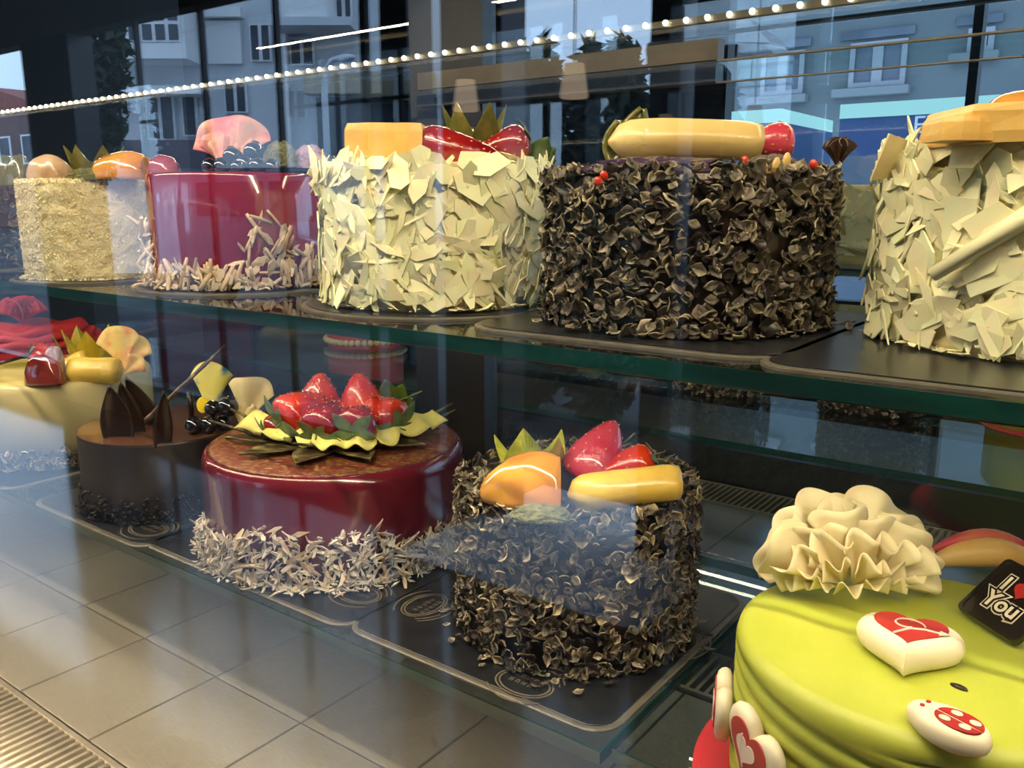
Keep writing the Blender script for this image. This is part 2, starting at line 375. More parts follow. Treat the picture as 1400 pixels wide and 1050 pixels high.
def facade_window(par, px0, px1, py0, py1, org):
    a = bx_(px0, py1)-org; b = bx_(px1, py0)-org; m_ = (a.x+b.x)/2
    f = obj('window', box('window', (a.x, -0.06, a.z, b.x, 0.05, a.z+0.08), (a.x, -0.06, b.z-0.08, b.x, 0.05, b.z), (a.x, -0.06, a.z+0.0801, a.x+0.09, 0.05, b.z-0.0801), (b.x-0.09, -0.06, a.z+0.0801, b.x, 0.05, b.z-0.0801), (m_-0.09, -0.06, a.z+0.0801, m_+0.09, 0.05, b.z-0.0801)), 'win_frame', par)
    obj('pane', box('pane', (a.x+0.09, -0.02, a.z+0.08, m_-0.09, 0.04, b.z-0.08)), 'win_dark', f)
    obj('pane', box('pane', (m_+0.09, -0.02, a.z+0.08, b.x-0.09, 0.04, b.z-0.08)), 'win_dark', f)
    obj('sill', box('sill', (a.x-0.25, -0.18, a.z-0.16, b.x+0.1, 0.05, a.z-0.02)), 'facade_pale2', par)
    obj('lintel', box('lintel', (a.x-0.2, -0.05, b.z+0.06, b.x+0.1, 0.05, b.z+0.2)), 'win_dark', par)
org = Vector((x0, YB, 0))
for q in ((1040, 1102, 68, 132), (1160, 1243, 52, 121), (1322, 1362, 36, 72), (1470, 1540, 30, 100), (1050, 1110, -90, -20), (1180, 1250, -110, -35)): facade_window(t, *q, org)
# shop front below it, with glow put into its colours
emit_mat('sky_glow_cyan', (0.42, 0.88, 1.0), 1.15)  # glowing strip added in place of bright sky in the far window
mat('panel_blue_glow', (0.02, 0.04, 0.10), 0.5, (0.018, 0.035, 0.09), 3, emit=(0.03, 0.075, 0.22), estr=0.5)  # glow put into the panel's colour, no backlight behind it
YK = 8.0
def kiosk(px0, px1, label):
    a = at_y(px0, 275, YK).x; b = at_y(px1, 275, YK).x; r = at_y(1140, 144, YK).z; s = at_y(1140, 163, YK).z; q = at_y(1140, 214, YK).z
    t = thing('shop_front', label, 'shop front', (a, YK, 0)); W = b-a
    obj('wall', box('wall', (0, 0, 0, W, 1.5, q)), mat('kiosk_wall', (0.10, 0.12, 0.15), 0.5, (0.08, 0.1, 0.13), 2), t)
    obj('blue_panel', box('blue_panel', (0, 0, q, W, 1.5, s)), 'panel_blue_glow', t)
    obj('sky_glow_strip', box('sky_glow_strip', (0, -0.02, s, W, 1.5, r)), 'sky_glow_cyan', t)
    return t, W, q, s
ks, KW, kq, kss = kiosk(1140, 1480, 'blue shop front with an added cyan sky glow behind the right white cake')
kiosk(930, 1062, 'short blue shop front with an added cyan sky glow behind the banana')
def text_mesh(name, s, size, extr, off=0.0):
    c = bpy.data.curves.new(name, 'FONT'); c.body = s; c.size = size; c.extrude = extr; c.offset = off; c.align_x = 'CENTER'; c.align_y = 'CENTER'; c.resolution_u = 3
    o = bpy.data.objects.new(name, c); scene.collection.objects.link(o)
    dg = bpy.context.evaluated_depsgraph_get(); me = bpy.data.meshes.new_from_object(o.evaluated_get(dg)); bpy.data.objects.remove(o); return me
mat('letter_white', (0.55, 0.6, 0.7), 0.6, (0.5, 0.55, 0.65), 5)
for s, px, py in (('EVDE', 1290, 170), ('P', 1246, 199)):
    p = at_y(px, py, YK-0.01) - ks.location
    o = obj('lettering', text_mesh('lettering', s, 0.20, 0.004), 'letter_white', ks, p, (PI/2, 0, 0)); o.scale = (1, 1, 1)
# pale apartment block on the left, facade square to the mirrored view
DL = 19.0
dirv = Vector((-math.sin(YAW), -math.cos(YAW), 0)); rtv = Vector((math.cos(YAW), -math.sin(YAW), 0))
LO = Vector((0, 2*YG, 0)) + dirv*DL                     # facade frame: u to the right in the mirrored picture
apt = thing('apartment_building', 'pale apartment house with bay windows and balconies mirrored at left', 'building', (LO.x, LO.y, 0), (0, 0, math.atan2(rtv.y, rtv.x)))
k_ = DL/1202.0
def fu(px): return (px-700)*k_
def fz(py): return CAMZ + (275-py)*k_
def fbox(name, px0, px1, py0, py1, d0, d1, m, par=None):
    V, F = boxes((fu(px0), d0, max(fz(py1), -0.1), fu(px1), d1, fz(py0))); return obj(name, mesh(name, V, F), m, par or apt)
# local y points away from the shop or toward it? the mirrored frame flips it: use positive toward the shop
flip = 1
fbox('wall', 130, 668, -160, 420, -0.0, -4.0, 'facade_pale')
def apt_window(px0, px1, py0, py1, d, cols, rows):
    f = fbox('window', px0, px1, py0, py1, d, d+0.08, 'apt_frame')
    w_ = (px1-px0)/cols; h_ = (py1-py0)/rows
    for i in range(cols):
        for j in range(rows): fbox('pane', px0+i*w_+2.5, px0+(i+1)*w_-2.5, py0+j*h_+2.5, py0+(j+1)*h_-2, d+0.06, d+0.10, 'win_dark', f)
fbox('bay', 172, 290, -60, 96, -0.2, 0.9, 'facade_white'); apt_window(203, 286, 34, 80, 0.88, 5, 2)
apt_window(200, 286, -50, 0, 0.88, 5, 2)
fbox('parapet', 168, 292, 82, 100, -0.2, 0.98, 'facade_white')
fbox('ledge', 160, 300, 130, 140, -0.2, 0.7, 'facade_white')
fbox('shutter', 300, 345, 45, 98, -0.1, 0.12, 'facade_white'); fbox('awning_box', 298, 350, 30, 42, -0.1, 0.3, 'facade_white')
apt_window(356, 384, 48, 95, 0.02, 2, 1); apt_window(318, 348, 120, 160, 0.02, 2, 1)
fbox('balcony_slab', 400, 500, 52, 62, -0.1, 1.1, 'facade_pale'); fbox('balcony_wall', 418, 470, -5, 52, -0.1, 1.0, 'facade_white')
apt_window(470, 492, 2, 45, 0.02, 2, 1); apt_window(408, 440, 66, 100, 0.02, 2, 1)
fbox('pilaster', 392, 406, -100, 250, -0.1, 0.25, 'facade_white')
apt_window(212, 250, 130, 195, 0.02, 2, 1); apt_window(260, 280, 135, 190, 0.02, 1, 1)
fbox('shop_fascia', 430, 600, 112, 138, -0.1, 0.5, mat('sand', (0.45, 0.36, 0.24), 0.7, (0.4, 0.32, 0.22), 2))
fbox('shop_window', 440, 600, 140, 215, -0.1, 0.1, 'win_dark'); fbox('shop_band', 180, 300, 196, 232, -0.1, 0.4, mat('dusk_purple', (0.10, 0.08, 0.10), 0.6, (0.12, 0.1, 0.12), 2))
# parked van and pale street band
t = thing('parked_van', 'slate blue van parked below the apartment house', 'van', mir(425, 235, -7.5).to_tuple())
t.location.z = 0
vb = [(-1.9, 0.35), (1.9, 0.35), (1.95, 1.0), (1.5, 1.15), (1.15, 1.85), (-1.8, 1.9), (-1.95, 1.2)]
V, F = prism(vb, -0.85, 0.85); V = [(x, z, y) for x, y, z in V]; F = [q[::-1] for q in F]
obj('body', mesh('body', V, F), mat('van_paint', (0.12, 0.16, 0.22), 0.3, (0.1, 0.14, 0.2), 2), t)
obj('windscreen', box('windscreen', (0.2, 0.84, 1.2, 1.05, 0.87, 1.7), (-1.4, 0.84, 1.25, 0.05, 0.87, 1.7)), 'win_dark', t)
for sx in (-1.2, 1.2):
    for sy in (-0.75, 0.75):
        V, F = tube([(sx, sy-0.1, 0.33), (sx, sy+0.1, 0.33)], 0.33, 16); obj('wheel', mesh('wheel', V, F), 'black_frame', t)
# brick house at the far left of the street
p = mir(-60, 275, -24); q = mir(75, 275, -24); zt = mir(20, 150, -24).z
t = thing('brick_house', 'reddish brick house at the far left end of the mirrored street', 'building', (p.x, -24, -0.1)); W = q.x-p.x
obj('wall', box('wall', (0, -4, 0, W, 0, zt)), mat('brick_dull', (0.20, 0.11, 0.10), 0.8, (0.16, 0.09, 0.09), 0.8), t)
o = obj('roof', mesh('roof', *prism([(-0.3, zt), (W+0.3, zt), (W*0.5, zt+1.6)], 0, 4)), 'brick_red', t, (0, 0, 0)); o.data.transform(Matrix(((1, 0, 0, 0), (0, 0, -1, 0), (0, 1, 0, 0), (0, 0, 0, 1))))
for k in range(4):
    f = obj('window', box('window', (W*(0.1+0.22*k), -0.05, zt*0.55, W*(0.22+0.22*k), 0.05, zt*0.8)), 'apt_frame', t); obj('pane', box('pane', (W*(0.115+0.22*k), 0.04, zt*0.565, W*(0.205+0.22*k), 0.06, zt*0.785)), 'win_dark', f)
# street lamp
p = mir(447, 200, -9)
t = thing('street_lamp', 'slim pale street lamp with curved arm before the apartment house', 'street lamp', (p.x, -9, -0.1))
zt = mir(447, 85, -9).z
obj('pole', mesh('pole', *tube([(0, 0, 0), (0, 0, zt*0.9), (0.05, 0, zt), (0.2, 0, zt+0.12), (0.4, 0, zt+0.13)], [0.06, 0.05, 0.045, 0.04, 0.04], 10)), 'facade_pale', t)
obj('lamp_head', mesh('lamp_head', *blob(12, 8, lambda v: Vector((0.5+v.x*0.2, v.y*0.09, zt+0.12+v.z*0.06)))), 'facade_pale', t)
# trees: leaf clouds
mat('leaf_dark', (0.012, 0.022, 0.012), 0.7, (0.03, 0.045, 0.02), 8)
mat('bark', (0.05, 0.04, 0.03), 0.8, (0.03, 0.025, 0.02), 10)
def leaf_cloud(name, parent, blobs, n, size, seed):
    r = np.random.RandomState(seed); V = []; F = []
    bl = np.array(blobs, float); wgt = bl[:, 3]*bl[:, 4]*bl[:, 5]; wgt /= wgt.sum()
    for i in range(n):
        b = bl[r.choice(len(bl), p=wgt)]; d = r.normal(size=3); d /= np.linalg.norm(d); p = b[:3]+d*b[3:6]*r.uniform(0.3, 1)**0.5
        a = r.normal(size=3); a /= np.linalg.norm(a); c = np.cross(a, r.normal(size=3)); c /= np.linalg.norm(c); s = size*r.uniform(0.6, 1.3)
        k = len(V); nn = np.cross(a, c)*s*0.12
        V += [p-a*s, p+c*s*0.4+nn, p+a*s, p-c*s*0.4+nn]; F += [(k, k+1, k+2), (k, k+2, k+3)]
    return obj(name, mesh(name, V, F), 'leaf_dark', parent, kind='stuff')
p = mir(126, 275, -5.5)
t = thing('street_tree', 'dark leafy tree beside the left window pier', 'tree', (p.x, -5.5, -0.1))
obj('trunk', mesh('trunk', *tube([(0, 0, 0), (0.05, 0, 1.2), (0, 0.05, 2.6), (0.1, 0, 3.6)], [0.14, 0.12, 0.1, 0.05], 10)), 'bark', t)
leaf_cloud('crown', t, [(0.1, 0, 3.0, 0.5, 0.6, 0.9), (-0.05, 0, 2.3, 0.42, 0.5, 0.6), (0.3, 0, 3.6, 0.5, 0.5, 0.7)], 3200, 0.10, 3)
for px0, px1, ytop, lab in ((688, 760, 28, 'dark conical shrub in the mirrored window, left of the bright patch'), (790, 880, 24, 'dark conical shrub in the mirrored window, right of the bright patch')):
    a = mir(px0, ytop, -4.6); b = mir(px1, ytop, -4.6); c = (a+b)/2
    t = thing('shrub', lab, 'shrub', (c.x, -4.6, -0.1))
    obj('stem', mesh('stem', *tube([(0, 0, 0), (0, 0, 1.2)], 0.05, 8)), 'bark', t)
    hh = c.z+0.1; rw = (b.x-a.x)/2
    leaf_cloud('foliage', t, [(0, 0, hh*0.42, rw*1.0, 0.4, hh*0.40), (-rw*0.5, 0, hh*0.68, rw*0.5, 0.3, hh*0.28), (rw*0.45, 0, hh*0.70, rw*0.5, 0.3, hh*0.26), (0, 0, hh*0.2, rw, 0.4, hh*0.2)], 7000, 0.085, int(px0))
# dark parasol and red brown awning over the right pier
p = at_y(1005, 70, 9.0); t = thing('parasol', 'dark parasol outside the right rear window', 'parasol', (p.x, 9.0, -0.1)); zc = p.z+0.1
obj('pole', mesh('pole', *tube([(0, 0, 0), (0, 0, zc+0.35)], 0.025, 10)), 'black_frame', t)
obj('canopy', mesh('canopy', *lathe([(0, zc+0.36), (0.2, zc+0.27), (0.45, zc+0.08), (0.55, zc), (0.53, zc-0.015), (0.43, zc+0.06), (0.0, zc+0.3)], 12)), 'black_frame', t)
a = mir(884, 92, -2.3); b = mir(965, 60, -2.3)
t = thing('awning', 'red brown valance hung before the window pier', 'awning', (a.x, -2.3, a.z)); W = b.x-a.x
obj('valance', box('valance', (0, -0.03, 0, W, 0, b.z-a.z)), 'brick_red', t); obj('roller', mesh('roller', *tube([(0, -0.02, b.z-a.z), (W, -0.02, b.z-a.z)], 0.03, 10)), 'black_frame', t)
# pendant lamps in the shop
emit_mat('shade_glow', (1.0, 0.74, 0.50), 1.1)
for px, py, lab in ((785, 112, 'cream pendant lamp shade mirrored above the kiwi crown'), (637, 132, 'cream pendant lamp shade mirrored above the cream cake')):
    p = mir(px, py, -1.9); t = thing('pendant_lamp', lab, 'lamp', p)
    obj('shade', mesh('shade', *lathe([(0.0, 0.055), (0.032, 0.055), (0.046, -0.045), (0.042, -0.05), (0.028, 0.045), (0.0, 0.045)], 24)), 'shade_glow', t)
    obj('cord', mesh('cord', *tube([(0, 0, 0.055), (0, 0, 3.0-p.z)], 0.003, 6)), 'black_frame', t)

# ================================================================== CAKE PIECES
def curl_mesh(i, dark, cream, r):
    """bent chocolate petal flake: closed thin solid, some with a pale curled rim"""
    L = r.uniform(0.0085, 0.0145); W = L*r.uniform(0.55, 0.95); bend = r.uniform(0.7, 2.0); tw = r.uniform(-0.6, 0.6); skew = r.uniform(-0.35, 0.35)
    tone = r.choice((0.6, 0.9, 1.0, 1.3, 2.0)); pale = r.choice((0.0, 0.4, 0.8, 1.0))
    def f(u, v):
        a = (u-0.5)*bend; R = L/bend; wv = W*(1-0.9*abs(2*u-1)**1.35)
        x = R*math.sin(a)+skew*(v-0.5)*W; z = R*(1-math.cos(a)); y = (v-0.5)*wv
        return (x, y, z + 12*tw*x*y + 0.8*y*y/W)
    nu = 4; V, F = sheet(f, nu, 2, 0.0011)
    C = []
    for s in (0, 1):
        for a in range(nu+1):
            for b in range(3):
                k = pale*(1.0 if b == 2 else (0.35 if b == 0 else 0.10))
                k = min(1, k*r.uniform(0.5, 1.2))
                C.append([min(1, dark[c]*tone)*(1-k)+cream[c]*k for c in range(3)])
    return mesh('curl', V, F, True, C)
def shard_mesh(i, r, L, W, col, th=0.0012, n=7):
    pts = []
    for k in range(n):
        a = 2*PI*k/n; pts.append((math.cos(a)*L/2*r.uniform(0.7, 1.1), math.sin(a)*W/2*r.uniform(0.55, 1.1)))
    bend = r.uniform(-1, 1)*(0.28 if L < 0.03 else 0.13); tw = r.uniform(-18, 18)*(1 if L < 0.03 else 0.45)
    V, F = prism(pts, 0, th)
    V = [(x, y, z + bend*x*x/L*2 + tw*x*y) for x, y, z in V]
    c = [[col[q]*(1+r.uniform(-0.08, 0.06)) for q in range(3)] for _ in V]
    return mesh('shard', V, F, False, c)
def roll_mesh(i, r, L, R, col):
    V, F = tube([(-L/2, 0, 0), (-L/6, 0, L*0.02), (L/6, 0, L*0.02), (L/2, 0, 0)], [R*0.8, R, R, R*0.7], 8)
    c = [[col[q]*(1+r.uniform(-0.1, 0.05)) for q in range(3)] for _ in V]
    return mesh('roll', V, F, True, c)
DARKC = (0.030, 0.020, 0.015); CREAMC = (0.56, 0.46, 0.29); WHITEC = (0.95, 0.89, 0.54); GREYC = (0.74, 0.66, 0.57)
vcol_mat('curl_choc', 0.42, var=0.4); vcol_mat('white_choc', 0.5, var=0.12); vcol_mat('pale_choc', 0.5, var=0.22)
rr = random.Random(3)
CURLS = [curl_mesh(i, DARKC, CREAMC, rr) for i in range(24)]
SHARDS_BIG = [shard_mesh(i, rr, rr.uniform(0.034, 0.070), rr.uniform(0.018, 0.036), WHITEC, 0.0014, rr.choice((5, 6, 6, 7))) for i in range(20)]
SHARDS_BIG += [shard_mesh(i, rr, rr.uniform(0.028, 0.060), rr.uniform(0.005, 0.011), WHITEC, 0.0014, rr.choice((4, 5, 6))) for i in range(16)]
SHARDS_BIG += [shard_mesh(i, rr, rr.uniform(0.012, 0.024), rr.uniform(0.006, 0.012), WHITEC, 0.0012, rr.choice((4, 5))) for i in range(12)]
rr.shuffle(SHARDS_BIG)
SHARDS_MID = [shard_mesh(i, rr, rr.uniform(0.012, 0.03), rr.uniform(0.004, 0.009), (0.70, 0.58, 0.44), 0.0012, rr.choice((4, 5, 6))) for i in range(10)] + [roll_mesh(i, rr, rr.uniform(0.02, 0.035), 0.0022, (0.62, 0.48, 0.33)) for i in range(4)]
SHARDS_SMALL = [shard_mesh(i, rr, rr.uniform(0.008, 0.019), rr.uniform(0.003, 0.007), GREYC, 0.001, rr.choice((4, 4, 5))) for i in range(10)]
ARR = {}
def arr(me):
    if me.name not in ARR:
        v = np.empty(len(me.vertices)*3); me.vertices.foreach_get('co', v); v = v.reshape(-1, 3)
        c = np.empty(len(me.vertices)*4); me.color_attributes['Col'].data.foreach_get('color', c)
        ARR[me.name] = (v, [tuple(p.vertices) for p in me.polygons], c.reshape(-1, 4)[:, :3])
    return ARR[me.name]
def scatter(root, c, variants, m, mats_, name, n_parts=300, stuff_name='coating', vis=1.25):
    """mats_: list of (Matrix, facing angle). The ones facing the viewer become parts, the rest one coating"""
    order = sorted(range(len(mats_)), key=lambda i: abs(mats_[i][1]) + (0 if abs(mats_[i][1]) < vis else 5) + rnd.uniform(-0.9, 0.9))
    parts = set(order[:n_parts]); V = []; F = []; C = []; k = 0
    for i, (M, a) in enumerate(mats_):
        me = variants[i % len(variants)]; v0 = arr(me)[0]; lowz = float((v0 @ np.array(M)[2, :3]).min()) + M[2][3]
        if lowz < 0.0006: M = Matrix.Translation((0, 0, 0.0006-lowz)) @ M
        if i in parts:
            o = bpy.data.objects.new(name if not name else name, me); scene.collection.objects.link(o)
            if len(me.materials) == 0: me.materials.append(MATS[m])
            o.parent = root; o.matrix_local = M
        else:
            v, f, cc = arr(me); Mn = np.array(M); V.append(v @ Mn[:3, :3].T + Mn[:3, 3]); F += [tuple(q+k for q in p) for p in f]; sh = rnd.uniform(0.7, 1.25)
            C.append(np.clip(cc*sh, 0, 1)); k += len(v)
    if V:
        V = np.concatenate(V); C = np.concatenate(C)
        obj(stuff_name, mesh(stuff_name, V.tolist(), F, False, C), m, root, kind='stuff')
def camang(c): return math.atan2(-c[1], -c[0])          # direction from cake to the viewer
def side_mats(c, R, h, n, tilt=0.6, z0=0.0, z1=1.0, out=0.001, zpow=1.0, scale=(0.8, 1.25), flat=0.0, lean=None, spread=PI, zf=None):
    out_ = []; ca = camang(c)
    for i in range(n):
        a = rnd.uniform(-spread, spread); th = ca+a; zz = z0+(z1-z0)*rnd.random()**zpow
        if zf: zz *= zf(a)
        z = h*zz
        nrm = Vector((math.cos(th), math.sin(th), 0)); tan = Vector((-math.sin(th), math.cos(th), 0)); up = Vector((0, 0, 1))
        B = Matrix((tan, up, nrm)).transposed()
        sp = Euler((rnd.gauss(0, tilt), rnd.gauss(0, tilt), 0)).to_matrix(); rz = Euler((0, 0, rnd.uniform(0, 2*PI) if lean is None else rnd.gauss(lean, 0.5))).to_matrix()
        s = rnd.uniform(*scale)
        M = (B @ sp @ rz).to_4x4(); M = Matrix.Translation(nrm*(R+out*rnd.uniform(0, 2)) + up*z) @ M @ Matrix.Scale(s, 4)
        out_.append((M, a))
    return out_
def top_mats(c, R, h, n, r0=0.0, tilt=0.5, scale=(0.8, 1.2)):
    out_ = []
    for i in range(n):
        rr_ = math.sqrt(rnd.uniform(r0*r0, 1))*R; a = rnd.uniform(-PI, PI); th = camang(c)+a
        M = Euler((rnd.gauss(0, tilt), rnd.gauss(0, tilt), rnd.uniform(0, 6.28))).to_matrix().to_4x4()
        out_.append((Matrix.Translation((rr_*math.cos(th), rr_*math.sin(th), h+rnd.uniform(0, 0.004))) @ M @ Matrix.Scale(rnd.uniform(*scale), 4), a))
    return out_
def base_mats(c, R, n, w=0.02, scale=(0.6, 1.1)):
    out_ = []
    for i in range(n):
        a = rnd.uniform(-PI, PI); th = camang(c)+a; rr_ = R+w*rnd.random()**2
        M = Euler((rnd.gauss(0, 0.15), rnd.gauss(0, 0.15), rnd.uniform(0, 6.28))).to_matrix().to_4x4()
        out_.append((Matrix.Translation((rr_*math.cos(th), rr_*math.sin(th), 0.0025+rnd.uniform(0, 0.002))) @ M @ Matrix.Scale(rnd.uniform(*scale), 4), a))
    return out_
def cyl(R, h, bev=0.006, n=64, fn=None, nz=1):
    prof = [(0, 0), (R*0.985, 0)] + [(R, bev+(h-2*bev)*k/nz) for k in range(nz+1)] + [(R-bev*0.3, h-bev*0.3), (R-bev, h), (R*0.5, h), (0, h)]
    return lathe(prof, n, fn)

BT = 0.004
def crest(cx, cy, s, rot, par, z):
    """oval badge of thin tan lines with a ribbon and rows of small strokes"""
    P = []
    def ring(rx, ry, a0, a1, n=28, w=0.0009):
        pts = [(rx*math.cos(a0+(a1-a0)*k/n), ry*math.sin(a0+(a1-a0)*k/n)) for k in range(n+1)]
        V = []; F = []
        for x, y in pts:
            l = math.hypot(x, y); V += [(x*(1-w/l), y*(1-w/l), 0), (x*(1+w/l), y*(1+w/l), 0)]
        for k in range(n): F.append((2*k, 2*k+1, 2*k+3, 2*k+2))
        P.append((V, F))
    ring(s, s*0.72, 0, 2*PI); ring(s*0.88, s*0.6, 0, 2*PI)
    ring(s*1.15, s*1.0, PI*0.15, PI*0.85); ring(s*1.3, s*1.2, PI*0.18, PI*0.82); ring(s*1.25, s*1.05, PI*1.2, PI*1.8)
    for j, row in enumerate((0.22, -0.12)):
        for k in range(5):
            x = (k-2)*s*0.24
            P.append(boxes((x-s*0.07, row*s, -0.0001, x-s*0.035, row*s+s*0.2, 0)))
            P.append(boxes((x+s*0.03, row*s, -0.0001, x+s*0.065, row*s+s*0.2, 0)))
            P.append(boxes((x-s*0.07, row*s+s*(0.16 if k % 2 else 0.08), -0.0001, x+s*0.065, row*s+s*(0.2 if k % 2 else 0.12), 0)))
    V, F = merge(P)
    return obj('printed_crest', mesh('printed_crest', V, F), 'logo_tan', par, (cx, cy, z), (0, 0, rot))
def board_sq(c, z, hx, hy, label, crests=(), yo=0.0, xo=0.0, m='board_black', r=0.03):
    t = thing('cake_board', label, 'cake board', (c[0]+xo, c[1]+yo, z))
    obj('rim', mesh('rim', *pillow(rrect(hx, hy, r), [(1, 0), (1, 0.002), (0.99, 0.003)])), 'board_rim', t)
    obj('plate', mesh('plate', *pillow(rrect(hx-0.006, hy-0.006, r-0.006), [(1, 0.0031), (1, 0.0036), (0.995, BT)])), m, t)
    for cx, cy, s, rot in crests: crest(cx, cy, s, rot, t, BT+0.0003)
    return t
def board_rd(c, z, R, label, m='board_black'):
    t = thing('cake_board', label, 'cake board', (c[0], c[1], z))
    obj('rim', mesh('rim', *lathe([(0, 0), (R, 0), (R, 0.002), (R-0.003, 0.003), (0, 0.003)], 64)), 'board_rim', t)
    obj('plate', mesh('plate', *lathe([(0, 0.0031), (R-0.006, 0.0031), (R-0.007, BT), (0, BT)], 64)), m, t)
    return t

# ------------------------------------------------------------------ fruit
mat('straw_red', (0.42, 0.012, 0.010), 0.16, (0.62, 0.05, 0.02), 25, bump=0.35, bscale=170, coat=0.8)
mat('straw_dark', (0.20, 0.004, 0.008), 0.16, (0.30, 0.012, 0.012), 25, bump=0.35, bscale=170, coat=0.8)
mat('straw_pink', (0.55, 0.02, 0.05), 0.22, (0.62, 0.06, 0.10), 30, bump=0.3, bscale=170, coat=0.6)
mat('straw_orange', (0.72, 0.055, 0.012), 0.16, (0.62, 0.02, 0.01), 20, bump=0.3, bscale=170, coat=0.8)
mat('seed', (0.75, 0.42, 0.10), 0.4, (0.6, 0.3, 0.08), 50)
mat('calyx_green', (0.075, 0.13, 0.05), 0.5, (0.15, 0.21, 0.09), 60)
mat('leaf_green', (0.16, 0.24, 0.03), 0.4, (0.08, 0.15, 0.02), 40)
mat('kiwi', (0.42, 0.42, 0.06), 0.2, (0.28, 0.32, 0.045), 90, coat=0.6)
mat('kiwi_dull', (0.16, 0.145, 0.03), 0.2, (0.10, 0.11, 0.025), 70, coat=0.7)
mat('peach', (0.68, 0.33, 0.06), 0.16, (0.62, 0.25, 0.06), 18, coat=0.7)
mat('mango', (0.84, 0.54, 0.16), 0.4, (0.80, 0.47, 0.12), 30, bump=0.2, bscale=120)
mat('banana', (0.80, 0.60, 0.24), 0.35, (0.74, 0.52, 0.18), 14, coat=0.25, bump=0.05, bscale=40)
mat('banana_bright', (0.86, 0.62, 0.12), 0.3, (0.76, 0.50, 0.09), 30, coat=0.3)
mat('blueberry', (0.006, 0.007, 0.012), 0.1, (0.012, 0.012, 0.02), 60, coat=1.0)
mat('moss', (0.19, 0.18, 0.06), 0.9, (0.11, 0.11, 0.04), 120, bump=1.0, bscale=300)
mat('choc_dark', (0.016, 0.009, 0.007), 0.28, (0.024, 0.013, 0.010), 20)
mat('choc_stick', (0.06, 0.03, 0.018), 0.4, (0.25, 0.16, 0.10), 60, lo=0.55, hi=0.7)
mat('plum', (0.26, 0.05, 0.12), 0.15, (0.4, 0.12, 0.2), 14, coat=0.8)
R0 = YAW
def fruit(name, label, cat, pos, rot=(0, 0, 0), group=None, size=1.0):
    t = thing(name, label, cat, pos, (rot[0], rot[1], rot[2]+R0), group); return t
def strawberry(label, pos, L, W, rot, m='straw_red', calyx=True, seeds=True, group='strawberries', flat=1.0):
    """axis along local +z from tip (0) to shoulder (L)"""
    t = thing('strawberry', label, 'strawberry', pos, (0, 0, 0), group)
    E = Matrix.Rotation(R0, 4, 'Z') @ Euler(rot).to_matrix().to_4x4(); t.rotation_euler = E.to_euler()
    prof = [(0, 0), (0.16, 0.02), (0.40, 0.13), (0.66, 0.32), (0.90, 0.55), (1.03, 0.76), (0.98, 0.89), (0.70, 0.98), (0.3, 1.0), (0, 0.98)]
    prof = [(r*W/2, (z-0.55)*L) for r, z in prof]; sd = rnd.random()*50
    fn = lambda v: Vector((v.x*(1+0.06*noise3(v, 40, sd)), v.y*flat*(1+0.06*noise3(v, 40, sd+3)), v.z*(1+0.04*noise3(v, 30, sd+7))))
    # smoother profile
    def interp(q):
        for a, b in zip(prof[:-1], prof[1:]):
            if a[1] <= q <= b[1]: f = (q-a[1])/(b[1]-a[1]+1e-9); return a[0]+(b[0]-a[0])*f
        return prof[-2][0]
    obj('flesh', mesh('flesh', *lathe(prof, 28, fn), True), m, t)
    o = t.children[0]; sm = o.modifiers.new('smooth', 'SUBSURF'); sm.levels = 1; sm.render_levels = 1
    if seeds:
        P = []
        for k in range(46):
            q = prof[1][1] + (prof[6][1]-prof[1][1])*((k+0.5)/46); a = k*2.399; r = interp(q)
            p = fn(Vector((r*math.cos(a), r*math.sin(a), q))); p = Vector((p.x*0.985, p.y*0.985, p.z))
            P.append(xf(blob(5, 4, lambda v: Vector((v.x*0.0008, v.y*0.0008, v.z*0.0013))), Matrix.Translation(p)))
        V, F = merge(P); obj('seeds', mesh('seeds', V, F, True), 'seed', t, kind='stuff')
    if calyx:
        for k in range(6):
            a = 2*PI*k/6+rnd.uniform(-0.25, 0.25); LL = W*rnd.uniform(0.42, 0.68)
            def f(u, v, a=a, LL=LL):
                r = LL*v; wd = LL*0.24*math.sin(PI*min(1, v*0.9+0.08))*(2*u-1); zz = L*0.46 + 0.10*LL*math.sin(v*2.4) - 0.25*LL*v*v*(0.6+math.sin(a*5)) - 0.1*abs(2*u-1)*LL*0.2
                return (r*math.cos(a)-wd*math.sin(a), r*math.sin(a)+wd*math.cos(a), zz)
            obj('sepal', mesh('sepal', *sheet(f, 3, 5, 0.0006)), 'calyx_green', t)
        obj('stem', mesh('stem', *tube([(0, 0, L*0.43), (0.001, 0, L*0.5), (0.004, 0.001, L*0.6)], [0.0018, 0.0014, 0.0011], 6)), 'calyx_green', t)
    return t
